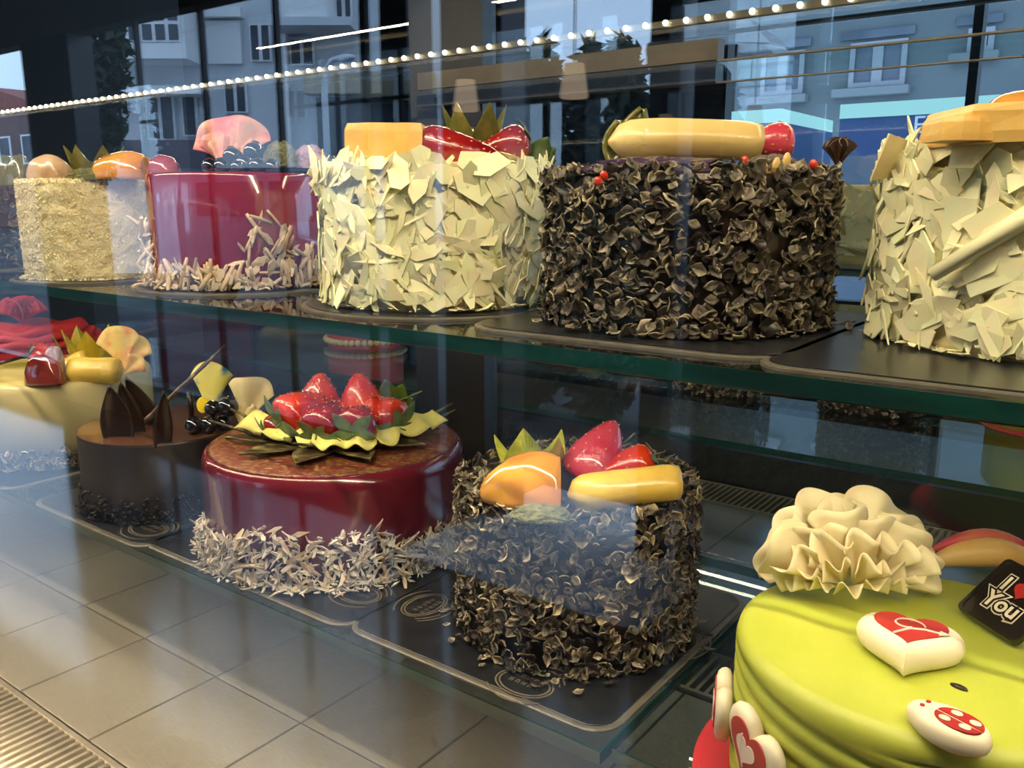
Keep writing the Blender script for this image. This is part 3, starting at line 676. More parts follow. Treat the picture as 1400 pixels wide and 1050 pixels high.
def kiwi_crown(label, pos, W, H, m='kiwi', n=6, rot=(0, 0, 0), group='kiwi crowns'):
    t = fruit('kiwi', label, 'kiwi', pos, rot, group); N = n*12; V = []; F = []; R = W/2
    prof = [(0.0, 0.0), (0.55, 0.04), (0.85, 0.22), (1.0, 0.5), (0.98, 0.5), (0.6, 0.52), (0.25, 0.5), (0.0, 0.46)]
    rings = []
    for k, (r, z) in enumerate(prof):
        ids = []
        for i in range(N):
            a = 2*PI*i/N; tri = abs(((i/12.0) % 1)*2-1); zz = z
            if k in (3, 4): zz = 0.42+0.58*tri
            rr_ = r*(1.0+0.12*(tri if k in (3, 4) else 0))
            ids.append(len(V)); V.append((R*rr_*math.cos(a), R*rr_*math.sin(a), H*zz))
        rings.append(ids)
    for A, B in zip(rings[:-1], rings[1:]): F += [(A[i], A[(i+1) % N], B[(i+1) % N], B[i]) for i in range(N)]
    obj('flesh', mesh('flesh', V, F), m, t)
    P = []
    for k in range(24):
        a = 2*PI*k/24+0.1; r = R*(0.42+0.14*(k % 2)); P.append(xf(blob(5, 4, lambda v: Vector((v.x*0.0016, v.y*0.0008, v.z*0.0008))), Matrix.Translation((r*math.cos(a), r*math.sin(a), H*0.525)) @ Matrix.Rotation(a, 4, 'Z')))
    V, F = merge(P); obj('seeds', mesh('seeds', V, F), 'choc_dark', t, kind='stuff')
    return t
def wedge_slice(name, label, cat, pos, m, W, D, H, cut=0.35, rot=(0, 0, 0), group=None):
    """domed fruit piece, rounded to the left and cut flat on the right and beneath"""
    t = fruit(name, label, cat, pos, rot, group); sd = rnd.random()*9
    def fn(v):
        x, y, z = v; x = min(x, cut); z = max(z, -0.12)
        k = 1+0.05*noise3(v, 2.2, sd)
        return Vector((x*W/(1+cut)*k, y*D/2*k, (z+0.12)*H/1.12*k))
    obj('flesh', mesh('flesh', *blob(36, 24, fn), True), m, t); return t
def banana(label, pos, L, R, rot=(0, 0, 0), bend=0.25, m='banana', group='banana pieces'):
    t = fruit('banana', label, 'banana', pos, rot, group); pts = []; rad = []
    for k in range(15):
        u = k/14; x = (u-0.5)*L; pts.append((x, 0, bend*L*(0.25-(u-0.5)**2))); e = math.sqrt(max(0.0, 1-(1-min(1, u/0.18))**2)) if u < 0.18 else (1-0.12*max(0, u-0.9)/0.1)
        rad.append(R*max(0.12, e)*(1+0.03*math.sin(7*u)))
    obj('flesh', mesh('flesh', *tube(pts, rad, 20, lambda a: 1+0.04*math.cos(5*a)), True), m, t); return t
def berry(label, pos, R, m='blueberry', group='blueberries', name='blueberry', sz=1.0):
    t = thing(name, label, name, pos, (rnd.uniform(-0.5, 0.1), rnd.uniform(-0.5, 0.5), rnd.random()*6), group)
    obj('flesh', mesh('flesh', *blob(20, 14, lambda v: Vector((v.x*R, v.y*R, v.z*R*0.94*sz))), True), m, t)
    obj('crown', mesh('crown', *lathe([(R*0.16, R*0.86*sz), (R*0.36, R*0.86*sz), (R*0.42, R*0.99*sz), (R*0.34, R*0.96*sz), (R*0.16, R*0.88*sz)], 10)), m, t); return t
def mound(label, pos, W, D, H, m='moss', name='pistachio_crumble', cat='crumble', par=None):
    V, F = blob(40, 24, lambda v: Vector((v.x*W/2, v.y*D/2, max(v.z, -0.1)*H))*(1+0.16*noise3(v, 5, W*99)+0.07*noise3(v, 14, W*50)))
    if par is not None: return obj(name, mesh(name, V, F), m, par, pos, (0, 0, R0))
    o = obj(name, mesh(name, V, F), m, None, pos, (0, 0, R0)); return tag(o, label, cat)
def petal(L, alpha, ruff, cup, k, ph, th=0.0008, nu=16, nv=7, edge=0.0):
    def f(u, v):
        s = 2*u-1; vv = 0.04+0.96*v; a = alpha*s*(0.55+0.45*vv); R = L*vv*(1+edge*math.sin(9*u+ph)*v)*(1-0.16*s*s)
        y = ruff*L*vv**1.6*math.sin(k*u*2*PI+ph)*0.5 + cup*L*(vv**1.5) + 0.05*L*math.sin(3*ph+5*u)*vv
        return (R*math.sin(a), y, R*math.cos(a))
    return sheet(f, nu, nv, th)
def stick(label, name, pts, rad, m, par): 
    return obj(name, mesh(name, *tube(pts, rad, 8), True), m, par)

# ================================================================== UPPER SHELF CAKES
ZC = ZU+BT                                     # cakes stand on their boards
def tp(c, h): return Vector((c[0], c[1], ZC+h))
def top_at(px, py, c, h, off=0.0, zs=None):
    """point on the photo ray at the cake's depth (+off along the view)"""
    return at_d(px, py, depth((c[0], c[1], (ZC if zs is None else zs)+h))+off)
def pxm(c, h, zs=None): return depth((c[0], c[1], (ZC if zs is None else zs)+h))/FPX    # metres per photo pixel there

# ---- far-left dark cake with kiwi (cut by the frame)
c = (-1.645, 0.655); R, h = 0.098, 0.128
board_rd(c, ZU, 0.125, 'round black board under the dark kiwi cake at the left frame edge')
t = thing('chocolate_cake', 'dark curl-coated cake topped with kiwi, cut by the left frame edge', 'cake', (c[0], c[1], ZC), (0, 0, 0))
obj('body', mesh('body', *cyl(R-0.004, h)), 'choc_dark', t)
scatter(t, c, CURLS, 'curl_choc', side_mats(c, R-0.002, h, 900, 0.6) + top_mats(c, R*0.98, h, 150), 'curl', 120)
for k, (px, py, w_, lab) in enumerate(((8, 240, 56, 'olive kiwi piece on the cake at the left frame edge'), (32, 243, 30, 'small olive kiwi piece beside the coconut cake'))):
    p = top_at(px, py+20, c, h, -0.02-0.03*k); s = pxm(c, h)
    wedge_slice('kiwi', lab, 'kiwi', (p.x, p.y, ZC+h+0.003), 'kiwi_dull', w_*s, 0.05, 42*s, 0.5)

# ---- coconut cake
c = (-1.275, 0.662); R, h = 0.091, 0.138
board_rd(c, ZU, 0.112, 'round black board under the coconut cake')
t = thing('coconut_cake', 'pale cream cake coated in coconut crumbs', 'cake', (c[0], c[1], ZC))
mat('coconut', (0.84, 0.74, 0.46), 0.8, (0.74, 0.62, 0.34), 70, bump=0.8, bscale=240)
def rough(amp, s, sd): return lambda v: Vector((v.x*(1+amp*noise3(v, s, sd)), v.y*(1+amp*noise3(v, s, sd)), v.z+amp*0.05*noise3(v, s, sd+9)))
obj('body', mesh('body', *cyl(R, h, 0.005, 120, rough(0.035, 70, 2), 24)), 'coconut', t)
# crumbs
V = []; F = []; C = []
for i in range(7000):
    a = rnd.uniform(-PI, PI); top = rnd.random() < 0.22; s = rnd.uniform(0.0010, 0.0024)
    p = Vector((math.cos(a)*R, math.sin(a)*R, rnd.random()*h)) if not top else Vector((math.cos(a), math.sin(a), 0))*R*math.sqrt(rnd.random()) + Vector((0, 0, h))
    if not top and rnd.random() < 0.06: p = Vector((math.cos(a)*(R+rnd.uniform(0, 0.012)), math.sin(a)*(R+0.008*rnd.random()), 0.001))
    k = len(V); B = Euler((rnd.random()*6, rnd.random()*6, rnd.random()*6)).to_matrix()
    V += [p + B @ Vector(q)*s for q in ((1.6, 0, 0), (-0.6, 0.9, 0), (-0.6, -0.9, 0.2), (0, 0, 1.0))]; F += [(k, k+1, k+3), (k+1, k+2, k+3), (k+2, k, k+3), (k, k+2, k+1)]
mat('coconut_crumb', (0.92, 0.84, 0.58), 0.8, (0.84, 0.72, 0.44), 90)
obj('coconut_crumbs', mesh('coconut_crumbs', V, F), 'coconut_crumb', t, kind='stuff')
s = pxm(c, h)
def on(px, off, c=c, h=h, zs=None, dz=0.0):
    """stand on the cake top below photo column px, moved off along the view"""
    z0 = (ZC if zs is None else zs)
    p = at_d(px, 300, depth((c[0], c[1], z0+h))+off); return Vector((p.x, p.y, z0+h+dz))
mat('lychee', (0.62, 0.42, 0.27), 0.3, (0.25, 0.12, 0.05), 30, lo=0.5, hi=0.75, coat=0.4)
wedge_slice('lychee', 'pale beige lychee half with a brown spot on the coconut cake', 'fruit', on(75, -0.03), 'lychee', 56*s, 0.05, 32*s, 0.9)
wedge_slice('peach', 'orange peach half on the right of the coconut cake', 'peach', on(180, -0.045), 'peach', 72*s, 0.06, 36*s, 0.55)
kiwi_crown('grey green kiwi crown at the back of the coconut cake', on(140, 0.02), 70*s, 46*s, 'kiwi_dull', 7)
mound('green pistachio crumble between the fruit on the coconut cake', on(128, -0.05), 60*s, 0.04, 14*s)
o = obj('chocolate_chip', mesh('chocolate_chip', *xf(sheet(lambda u, v: (0.010*(u-0.5), 0.004*(v-0.5), 0.006*math.sin(PI*u)), 6, 2, 0.0012), Matrix.Identity(4))), 'choc_stick', None, on(147, -0.088)+Vector((0, 0, -0.008)), (0, 0, R0)); tag(o, 'tiny brown chocolate curl on the rim of the coconut cake', 'chocolate')

# ---- pink glazed cake
c = (-0.995, 0.724); R, h = 0.116, 0.143
board_rd(c, ZU, 0.142, 'round black board under the pink glazed cake')
t = thing('glazed_cake', 'tall raspberry pink glazed cake with pale chocolate shards at its foot', 'cake', (c[0], c[1], ZC))
mat('pink_glaze', (0.25, 0.010, 0.040), 0.12, (0.21, 0.008, 0.03), 8, coat=1.0)
obj('body', mesh('body', *cyl(R, h, 0.004, 96), True), 'pink_glaze', t)
t.children[0].data.polygons.foreach_set('use_smooth', [True]*len(t.children[0].data.polygons))
zf = lambda a: 0.55+0.35*math.sin(3.1*a+0.6)+0.2*math.sin(7*a)
scatter(t, c, SHARDS_MID, 'pale_choc', side_mats(c, R+0.002, h, 520, 0.35, 0.03, 0.58, 0.004, 1.3, (0.7, 1.3), zf=zf) + side_mats(c, R+0.003, h, 300, 0.4, 0.05, 0.6, 0.004, 1.3, (0.8, 1.5), lean=PI/2, zf=zf) + base_mats(c, R, 170, 0.022, (0.5, 1.0)), 'shard', 280)
s = pxm(c, h)
def on2(px, off, dz=0.0): return on(px, off, c, h, None, dz)
mat('pink_petal', (0.70, 0.20, 0.20), 0.5, (0.80, 0.50, 0.36), 22, bump=0.2, bscale=80)
f_ = thing('chocolate_flower', 'pink ruffled chocolate fan flower on the pink glazed cake', 'decoration', on2(322, 0.0), (0, 0, R0))
for k, (rx, ph, L, al, y) in enumerate(((0.0, 0.3, 0.078, 0.95, 0.012), (-0.15, 1.7, 0.062, 0.8, 0.0), (-0.25, 3.0, 0.05, 0.55, -0.008))):
    obj('petal', mesh('petal', *petal(L, al, 0.22, 0.05, 2.5, ph, 0.0012, 22, 8, 0.03), True), 'pink_petal', f_, (-0.006*k, y, 0), (rx, 0.08*k-0.1, 0))
for k, (px, py, r, off) in enumerate(((288, 232, 11, -0.05), (304, 232, 11, -0.055), (318, 214, 13, -0.035), (334, 224, 12, -0.05), (347, 208, 14, -0.03), (352, 232, 11, -0.06), (372, 236, 10, -0.06), (325, 240, 9, -0.068))):
    p = top_at(px, py, c, h, off); p.z = max(p.z, ZC+h+r*s*0.8)
    berry(('leftmost blueberry on the pink cake', 'second blueberry from the left on the pink cake', 'blueberry high in front of the pink fan petals', 'blueberry in the middle of the pink cake cluster', 'topmost large blueberry on the pink cake', 'blueberry low at the right of the pink cake cluster', 'rightmost blueberry on the pink cake', 'smallest blueberry at the front of the pink cake')[k], p, r*s)
mound('grey green pistachio ball right of the blueberries', on2(388, -0.02, 0.012), 44*s, 0.045, 30*s, name='pistachio_ball', cat='sweet')
mat('lilac', (0.42, 0.28, 0.40), 0.7, (0.32, 0.22, 0.32), 60, bump=0.6, bscale=200)  # purplish reflection painted into the colour of the pistachio lump
mound('pistachio lump with a painted lilac reflection at the right of the pink cake', on2(428, 0.0, 0.01), 46*s, 0.045, 28*s, 'lilac', 'tinted_pistachio_ball', 'sweet')
wedge_slice('plum', 'glossy purple plum half at the left rim of the pink cake', 'plum', on2(230, -0.01), 'plum', 42*s, 0.04, 25*s, 0.9)

# ---- white chocolate shard cake
c = (-0.645, 0.723); R, h = 0.118, 0.146
mat('cream_body', (0.82, 0.70, 0.38), 0.7, (0.64, 0.52, 0.24), 20)
def shard_cake(c, R, h, label, nside, n2, nparts):
    t = thing('white_chocolate_cake', label, 'cake', (c[0], c[1], ZC))
    obj('body', mesh('body', *cyl(R-0.003, h)), 'cream_body', t)
    ms = side_mats(c, R-0.001, h, nside, 0.13, 0.08, 0.90, 0.004, 1.0, (0.7, 1.25)) + side_mats(c, R, h, n2, 0.2, 0.88, 1.0, 0.005, 1.0, (0.6, 1.0))
    ms += top_mats(c, R*0.97, h, 110, 0.3, 0.25, (0.4, 0.7)) + base_mats(c, R-0.004, 140, 0.014, (0.2, 0.45))
    rnd.shuffle(ms)
    scatter(t, c, SHARDS_BIG, 'white_choc', ms, 'shard', nparts); return t
board_rd(c, ZU, 0.150, 'round black board under the white chocolate cake with strawberries')
t = shard_cake(c, R, h, 'tall white chocolate shard cake topped with strawberries and mango', 1250, 190, 300)
s = pxm(c, h)
def on3(px, off, dz=0.0): return on(px, off, c, h, None, dz)
def slab(label, pos, W, D, H, m='mango', rot=(0, 0, 0), name='mango_slab', cat='mango'):
    t = fruit(name, label, cat, pos, rot); sd = rnd.random()*20
    ol = [(-W/2, -D/2), (-W/6, -D/2-0.004), (W/6, -D/2-0.004), (W/2, -D/2), (W/2, D/2), (0, D/2+0.004), (-W/2, D/2)]
    V, F = pillow(ol, [(0.98, 0), (1.0, H*0.3), (1, H*0.8), (0.96, H), (0.6, H*0.98)])
    V = [Vector(v)*(1+0.06*noise3(v, 60, sd)) for v in V]; obj('flesh', mesh('flesh', V, F), m, t); return t
slab('pale orange mango block on the white cake beside the strawberries', on3(533, -0.03), 98*s, 0.05, 50*s)
p = top_at(622, 206, c, h, -0.05); strawberry('large dark glazed strawberry lying on the white shard cake', p, 112*s, 56*s, (0, -1.45, 0), 'straw_dark', False, group='strawberries on the white cake')
p = top_at(690, 200, c, h, -0.02); strawberry('smaller dark glazed strawberry with leaf on the right of the white shard cake', p, 72*s, 50*s, (0, 1.35, 0.3), 'straw_dark', True, group='strawberries on the white cake')
kiwi_crown('olive kiwi crown standing behind the strawberries of the white cake', on3(650, 0.035, 0.012), 80*s, 68*s, 'kiwi_dull', 6)
lf = fruit('mint_leaf', 'dark green leaves at the right rim of the white shard cake', 'leaf', on3(728, 0.0))
for k, (rx, ry, L) in enumerate(((0.3, 0.5, 42), (0.1, 0.95, 38), (-0.3, 1.35, 36))):
    obj('leaf', mesh('leaf', *sheet(lambda u, v: (L*s*0.34*math.sin(PI*min(1, v*0.95+0.04))*(2*u-1), 0.006*math.sin(3*v)+0.003*abs(2*u-1), L*s*v), 4, 8, 0.0006), True), 'calyx_green', lf, (0, 0, 0), (rx, ry, 0))

# ---- dark curl cake on the upper shelf
def curl_cake(c, R, h, z, label, n, nparts=300):
    t = thing('chocolate_curl_cake', label, 'cake', (c[0], c[1], z))
    obj('body', mesh('body', *cyl(R-0.006, h-0.004)), 'choc_dark', t)
    scatter(t, c, CURLS, 'curl_choc', side_mats(c, R-0.004, h, n, 0.5, 0.0, 1.0, 0.003, 1.0, (0.75, 1.25)) + top_mats(c, R*1.0, h-0.003, 420, 0.45, 0.6) + base_mats(c, R, 60, 0.02, (0.7, 1.1)), 'curl', nparts, vis=1.1)
    return t
c = (-0.353, 0.739); R, h = 0.128, 0.135
board_sq(c, ZU, 0.152, 0.155, 'rounded square black board under the upper dark curl cake', r=0.05)
t = curl_cake(c, R, h, ZC, 'tall cake covered in dark chocolate curls with banana on top, upper shelf', 2500)
s = pxm(c, h)
def on4(px, off, dz=0.0): return on(px, off, c, h, None, dz)
p = top_at(935, 195, c, h, -0.045); banana('long peeled banana piece lying on the upper dark curl cake', p, 196*s, 25*s, (0, 0, 0.05), 0.10)
p = top_at(1052, 194, c, h, -0.03); strawberry('pink sugared strawberry at the end of the banana on the upper dark cake', p, 66*s, 50*s, (0, 1.5, 0.2), 'straw_pink', False, group='strawberries')
for k, (px, py, L, ry, lab, off) in enumerate(((850, 190, 78, 0.30, 'tall glassy kiwi slice standing left of the banana', 0.0), (835, 195, 55, 0.12, 'olive kiwi slice leaning behind the tall kiwi slice', -0.03), (900, 172, 44, 0.9, 'small dark kiwi slice behind the banana', 0.03))):
    q = fruit('kiwi_slice', lab, 'kiwi', on4(px, off, 0.004 if k < 2 else 0.02), (0.1, ry, 0))
    obj('flesh', mesh('flesh', *sheet(lambda u, v: (L*s*0.27*math.sin(PI*(0.06+0.9*v))*(2*u-1), 0.006*math.sin(2.5*v)-0.004*(2*u-1)**2, L*s*v), 8, 10, 0.004), True), 'kiwi_dull', q)
mat('purple_glaze', (0.05, 0.03, 0.07), 0.1, (0.08, 0.05, 0.09), 20, coat=1.0)
mound('glossy dark glaze under the banana of the upper dark cake', on4(900, -0.06, -0.002), 190*s, 0.06, 17*s, 'purple_glaze', 'fruit_glaze', 'glaze')
mound('grey crumble beside the banana end on the upper dark cake', on4(1050, -0.07), 70*s, 0.03, 16*s, mat('grey_crumb', (0.16, 0.12, 0.09), 0.9, (0.1, 0.08, 0.06), 100, bump=0.8, bscale=260), 'crumble', 'crumble')
mat('nut', (0.80, 0.55, 0.22), 0.4, (0.7, 0.45, 0.15), 40); mat('red_bit', (0.65, 0.05, 0.02), 0.3, (0.5, 0.03, 0.02), 40)
for k, (px, py, m_, lab) in enumerate(((1046, 232, 'nut', 'pale almond sliver'), (1060, 228, 'nut', 'pale almond sliver'), (1075, 222, 'nut', 'pale almond sliver'), (1112, 225, 'red_bit', 'red candied bit'), (1018, 220, 'red_bit', 'red candied bit'), (818, 248, 'red_bit', 'red candied bit'), (826, 240, 'red_bit', 'red candied bit'))):
    p = top_at(px, py, c, h, -0.105); o = obj('almond_sliver' if m_ == 'nut' else 'candied_bit', mesh('bit', *blob(8, 6, lambda v: Vector((v.x*0.0036, v.y*0.003, v.z*(0.008 if m_ == 'nut' else 0.004))))), m_, None, p, (0.2, rnd.uniform(-0.6, 0.6), 0))
    tag(o, ('left ', 'middle ', 'right ', 'right ', 'left ', 'lower ', 'upper ')[k] + lab + (' on the rim of the upper dark cake' if px > 1000 else ' at the left of the upper dark cake'), 'topping', 'almond slivers' if m_ == 'nut' else ('red bits right' if px > 1000 else 'red bits left'))
f_ = thing('chocolate_rosette', 'brown chocolate rosette at the right rim of the upper dark cake', 'decoration', on4(1140, 0.02), (0, 0, R0))
for k in range(6):
    obj('petal', mesh('petal', *petal(0.030, 0.6, 0.15, 0.25, 1.5, k, 0.001, 8, 5)), 'choc_stick', f_, (0, 0, 0), (0.15, 0, k*PI/3))

# ---- right white chocolate cake
c = (-0.070, 0.790); R, h = 0.120, 0.147
board_sq(c, ZU, 0.150, 0.165, 'black board under the large white shard cake at the right frame edge', yo=-0.06, r=0.03)
t = shard_cake(c, R, h, 'large white chocolate shard cake cut by the right frame edge', 1150, 180, 300)
s = pxm(c, h)
V, F = tube([(-0.055, 0, -0.042), (0, 0, 0), (0.06, 0, 0.046)], [0.005, 0.007, 0.006], 8)
ca = camang(c)-0.1; rl_ = obj('long_roll', mesh('long_roll', V, F, True, [WHITEC]*len(V)), 'white_choc', t, (math.cos(ca)*(R+0.012), math.sin(ca)*(R+0.012), h*0.68), (0, 0, ca+PI/2))
def on5(px, off, dz=0.0): return on(px, off, c, h, None, dz)
slab('large orange mango block on the right white shard cake', on5(1392, -0.05), 205*s, 0.07, 44*s, 'mango', (0, -0.03, 0))
slab('small pale mango block left of the large one on the right cake', on5(1295, -0.07), 60*s, 0.03, 26*s, 'mango')
p = on5(1392, -0.03, 40*s); wedge_slice('peach', 'brown orange peach half on top of the right white cake', 'peach', p, 'peach', 105*s, 0.06, 30*s, 0.9)
o = obj('chocolate_flake', mesh('chocolate_flake', *sheet(lambda u, v: (0.05*(u-0.5), 0.012*math.sin(2.5*u), 0.035*(v-0.5)*(1-0.5*u)), 8, 4, 0.0014)), 'cream_body', t, Vector((math.cos(ca-0.75)*(R+0.004), math.sin(ca-0.75)*(R+0.004), h*0.92)), (0.3, 0.2, R0))

# ================================================================== LOWER SHELF CAKES
ZB = ZL+BT
def onl(px, off, c, h, dz=0.0): return on(px, off, c, h, ZB, dz)
def tz(px, py, z): return at_z(px, py, z)      # point at height z under a photo pixel

# ---- red rose cake behind, far left
c = (-1.92, 0.865); R, h = 0.115, 0.16
mat('red_fondant', (0.50, 0.012, 0.02), 0.6, (0.42, 0.008, 0.016), 20, bump=0.15, bscale=60)
board_rd(c, ZL, 0.145, 'round black board under the red rose cake')
t = thing('rose_cake', 'red fondant cake with a large red rose, at the left frame edge', 'cake', (c[0], c[1], ZB))
obj('body', mesh('body', *cyl(R, h, 0.006, 64)), 'red_fondant', t)
for k in range(3):
    V, F = lathe([(0, h-0.012+0.012*k), (R*1.02-0.012*k, h-0.014+0.012*k), (R*1.06-0.012*k, h-0.007+0.012*k), (R*1.02-0.012*k, h+0.002+0.012*k), (0, h+0.002+0.012*k)], 72, lambda v: Vector((v.x, v.y, v.z+0.005*math.sin(6*math.atan2(v.y, v.x)+k*2)*(v.length > 0.1))))
    obj('fondant_fold', mesh('fondant_fold', V, F, True), 'red_fondant', t)
p0 = on(14, -0.04, c, h, ZB, 0.022) - t.location
for k in range(13):
    a = k*2.4; lay = k//5
    obj('rose_petal', mesh('rose_petal', *petal(0.062-0.010*lay, 0.95, 0.08, 0.42-0.14*lay, 1.0, k*1.3, 0.0015, 12, 7), True), 'red_fondant', t, p0+Vector((0, 0, 0.004*lay)), (0, 0, a))

# ---- white mousse cake with fruit
c = (-1.60, 0.738); R, h = 0.163, 0.146
mat('mousse', (0.62, 0.52, 0.27), 0.45, (0.56, 0.46, 0.22), 6)
mat('mousse_top', (0.70, 0.56, 0.22), 0.5, (0.34, 0.30, 0.03), 10, lo=0.42, hi=0.62)
board_sq(c, ZL, 0.185, 0.185, 'black board under the white mousse cake, leftmost on the lower shelf')
t = thing('mousse_cake', 'ivory mousse cake with yellow fruit on top and dark curls at its foot', 'cake', (c[0], c[1], ZB))
obj('body', mesh('body', *lathe([(0, 0), (R, 0), (R, h-0.012), (R-0.003, h-0.004), (R-0.010, h-0.0008), (R-0.012, h-0.0006), (0, h-0.0006)], 96), True), 'mousse', t)
obj('dusted_top', mesh('dusted_top', *lathe([(0, h-0.0005), (R-0.012, h-0.0005), (R-0.013, h), (0, h)], 96)), 'mousse_top', t)
scatter(t, c, CURLS, 'curl_choc', side_mats(c, R+0.002, h, 900, 0.6, 0.0, 0.24, 0.003, 1.2, (0.9, 1.5)) + base_mats(c, R, 160, 0.012, (0.8, 1.3)), 'curl', 220)
s = pxm(c, h, ZB)
def onm(px, py, dz=0.0): p = tz(px, py, ZB+h); return Vector((p.x, p.y, p.z+dz))
mat('grape_red', (0.16, 0.015, 0.015), 0.12, (0.28, 0.04, 0.03), 30, coat=0.9)
p = onm(62, 525); wedge_slice('grape', 'dark red grape half on the ivory mousse cake', 'grape', p, 'grape_red', 48*s, 0.04, 38*s, 0.9)
p = onm(70, 508); strawberry('small red orange strawberry behind the grape on the ivory mousse cake', p+Vector((0, 0, 0.022)), 50*s, 40*s, (0, -1.3, 0.2), 'straw_orange', True, group='strawberries')
mat('pear', (0.78, 0.60, 0.16), 0.2, (0.70, 0.46, 0.06), 25, coat=0.6)
p = onm(128, 518); banana('yellow banana slice on the ivory mousse cake', p+Vector((0, 0, 0.014)), 64*s, 17*s, (0, 0, 0.1), 0.05, 'banana_bright')
p = onm(92, 515); banana('pale banana slice leaning beside the yellow one on the mousse cake', p+Vector((0, 0, 0.012)), 58*s, 13*s, (0, -0.5, 0.3), 0.1, 'banana_bright')
mat('gold_kiwi', (0.50, 0.36, 0.02), 0.2, (0.40, 0.30, 0.02), 50, coat=0.6)
kiwi_crown('golden kiwi crown behind the banana on the ivory mousse cake', onm(128, 503), 62*s, 56*s, 'gold_kiwi', 5)
mat('orange_petal', (0.85, 0.62, 0.20), 0.5, (0.80, 0.22, 0.05), 30, lo=0.45, hi=0.65)
f_ = thing('chocolate_flower', 'cream and orange chocolate petals on the ivory mousse cake', 'decoration', onm(172, 510), (0, 0, R0))
for k, (ry, rx, L) in enumerate(((-0.15, 0.1, 64), (0.35, -0.15, 54), (0.9, 0.0, 34))):
    obj('petal', mesh('petal', *petal(L*s, 0.6, 0.12, 0.1, 1.5, k*2, 0.001, 14, 7), True), 'orange_petal', f_, (0, -0.006*k, 0), (rx, ry, 0))
p1 = onm(128, 500)+Vector((0, 0, 0.032)); p2 = at_d(212, 449, depth(p1)+0.02)
o = obj('chocolate_stick', mesh('chocolate_stick', *tube([p1, (p1+p2)/2, p2], [0.0036, 0.0036, 0.0022], 8), True), 'choc_stick'); tag(o, 'brown chocolate stick across the fruit of the ivory mousse cake', 'chocolate')
mat('fig', (0.46, 0.40, 0.50), 0.3, (0.25, 0.16, 0.25), 40, coat=0.4)
wedge_slice('fig', 'pale purple fig wedge between grape and banana', 'fig', onm(78, 522), 'fig', 26*s, 0.03, 46*s, 0.5)
o = obj('chocolate_stick', mesh('chocolate_stick', *tube([onm(0, 503)+Vector((0, 0, 0.008)), onm(30, 497)+Vector((0, 0, 0.012)), onm(62, 494)+Vector((0, 0, 0.012))], [0.003, 0.0034, 0.0034], 8), True), 'choc_dark'); tag(o, 'dark chocolate stick beside the red rose cake', 'chocolate')
stk = thing('physalis_stem', 'curled green stem behind the fig on the mousse cake', 'stem', onm(86, 506), (0, 0, R0))
obj('stem', mesh('stem', *tube([(0, 0, 0), (0.002, 0, 0.03), (-0.006, 0, 0.05), (-0.012, 0, 0.064)], [0.003, 0.002, 0.0016, 0.001], 6)), 'leaf_green', stk)

# ---- chocolate cake with fins
c = (-1.180, 0.695); R, h = 0.119, 0.116
mat('choc_top', (0.085, 0.035, 0.020), 0.22, (0.10, 0.045, 0.026), 8, coat=0.3)
mat('choc_side', (0.014, 0.010, 0.009), 0.5, (0.020, 0.014, 0.012), 8)
board_sq(c, ZL, 0.155, 0.150, 'black board under the chocolate cake with fins', yo=0.01, crests=((0.10, -0.105, 0.032, 0),))
t = thing('chocolate_cake', 'dark chocolate cake with leaf fins, berries and a glossy brown top', 'cake', (c[0], c[1], ZB))
obj('body', mesh('body', *lathe([(0, 0), (R, 0), (R, h-0.003), (R-0.001, h-0.0012), (0, h-0.0012)], 96), True), 'choc_side', t)
t.children[0].data.polygons.foreach_set('use_smooth', [False]*len(t.children[0].data.polygons))
obj('glazed_top', mesh('glazed_top', *lathe([(0, h-0.0011), (R-0.001, h-0.0011), (R-0.0002, h-0.0004), (R-0.002, h), (0, h)], 96)), 'choc_top', t)
CRUMB = [shard_mesh(i, rr, rr.uniform(0.004, 0.008), rr.uniform(0.003, 0.006), (0.022, 0.015, 0.012), 0.003) for i in range(5)]
vcol_mat('crumb_choc', 0.7, var=0.5)
scatter(t, c, CRUMB, 'crumb_choc', side_mats(c, R, h, 700, 0.6, 0.0, 0.33, 0.002, 1.6) + base_mats(c, R, 250, 0.014), 'crumb', 0, 'chocolate_crumbs')
def ont(px, py, dz=0.0): p = tz(px, py, ZB+h); return Vector((p.x, p.y, p.z+dz))
s = pxm(c, h, ZB)
for k, (px, py, L, W, ry, rz) in enumerate(((162, 598, 74, 40, -0.10, 0.15), (184, 592, 76, 30, -0.22, 0.5), (206, 582, 78, 34, -0.40, 0.1), (223, 606, 72, 24, 0.02, 0.7))):
    def f(u, v): 
        ww = W*s*0.5*math.sin(PI*(0.32+0.68*v))*(1.0)
        return (ww*(2*u-1)+0.004*v, 0.004*math.sin(PI*u)-0.006*v*v, L*s*(v-0.06))
    o = obj('chocolate_fin', mesh('chocolate_fin', *sheet(f, 6, 12, 0.0022), True), 'choc_dark', t, ont(px, py)-t.location, (0, ry, R0+rz))
a_ = ont(188, 590, 0.004); b_ = at_d(308, 472, depth(a_)+0.03)
pts = [a_+(b_-a_)*k/12 for k in range(13)]
o = obj('chocolate_stick', mesh('chocolate_stick', *tube(pts, [0.0042*(1-0.5*k/12)*(1.25 if k % 3 == 0 else 1) for k in range(13)], 8), True), 'choc_stick'); tag(o, 'knotted twig of chocolate leaning over the chocolate cake', 'chocolate')
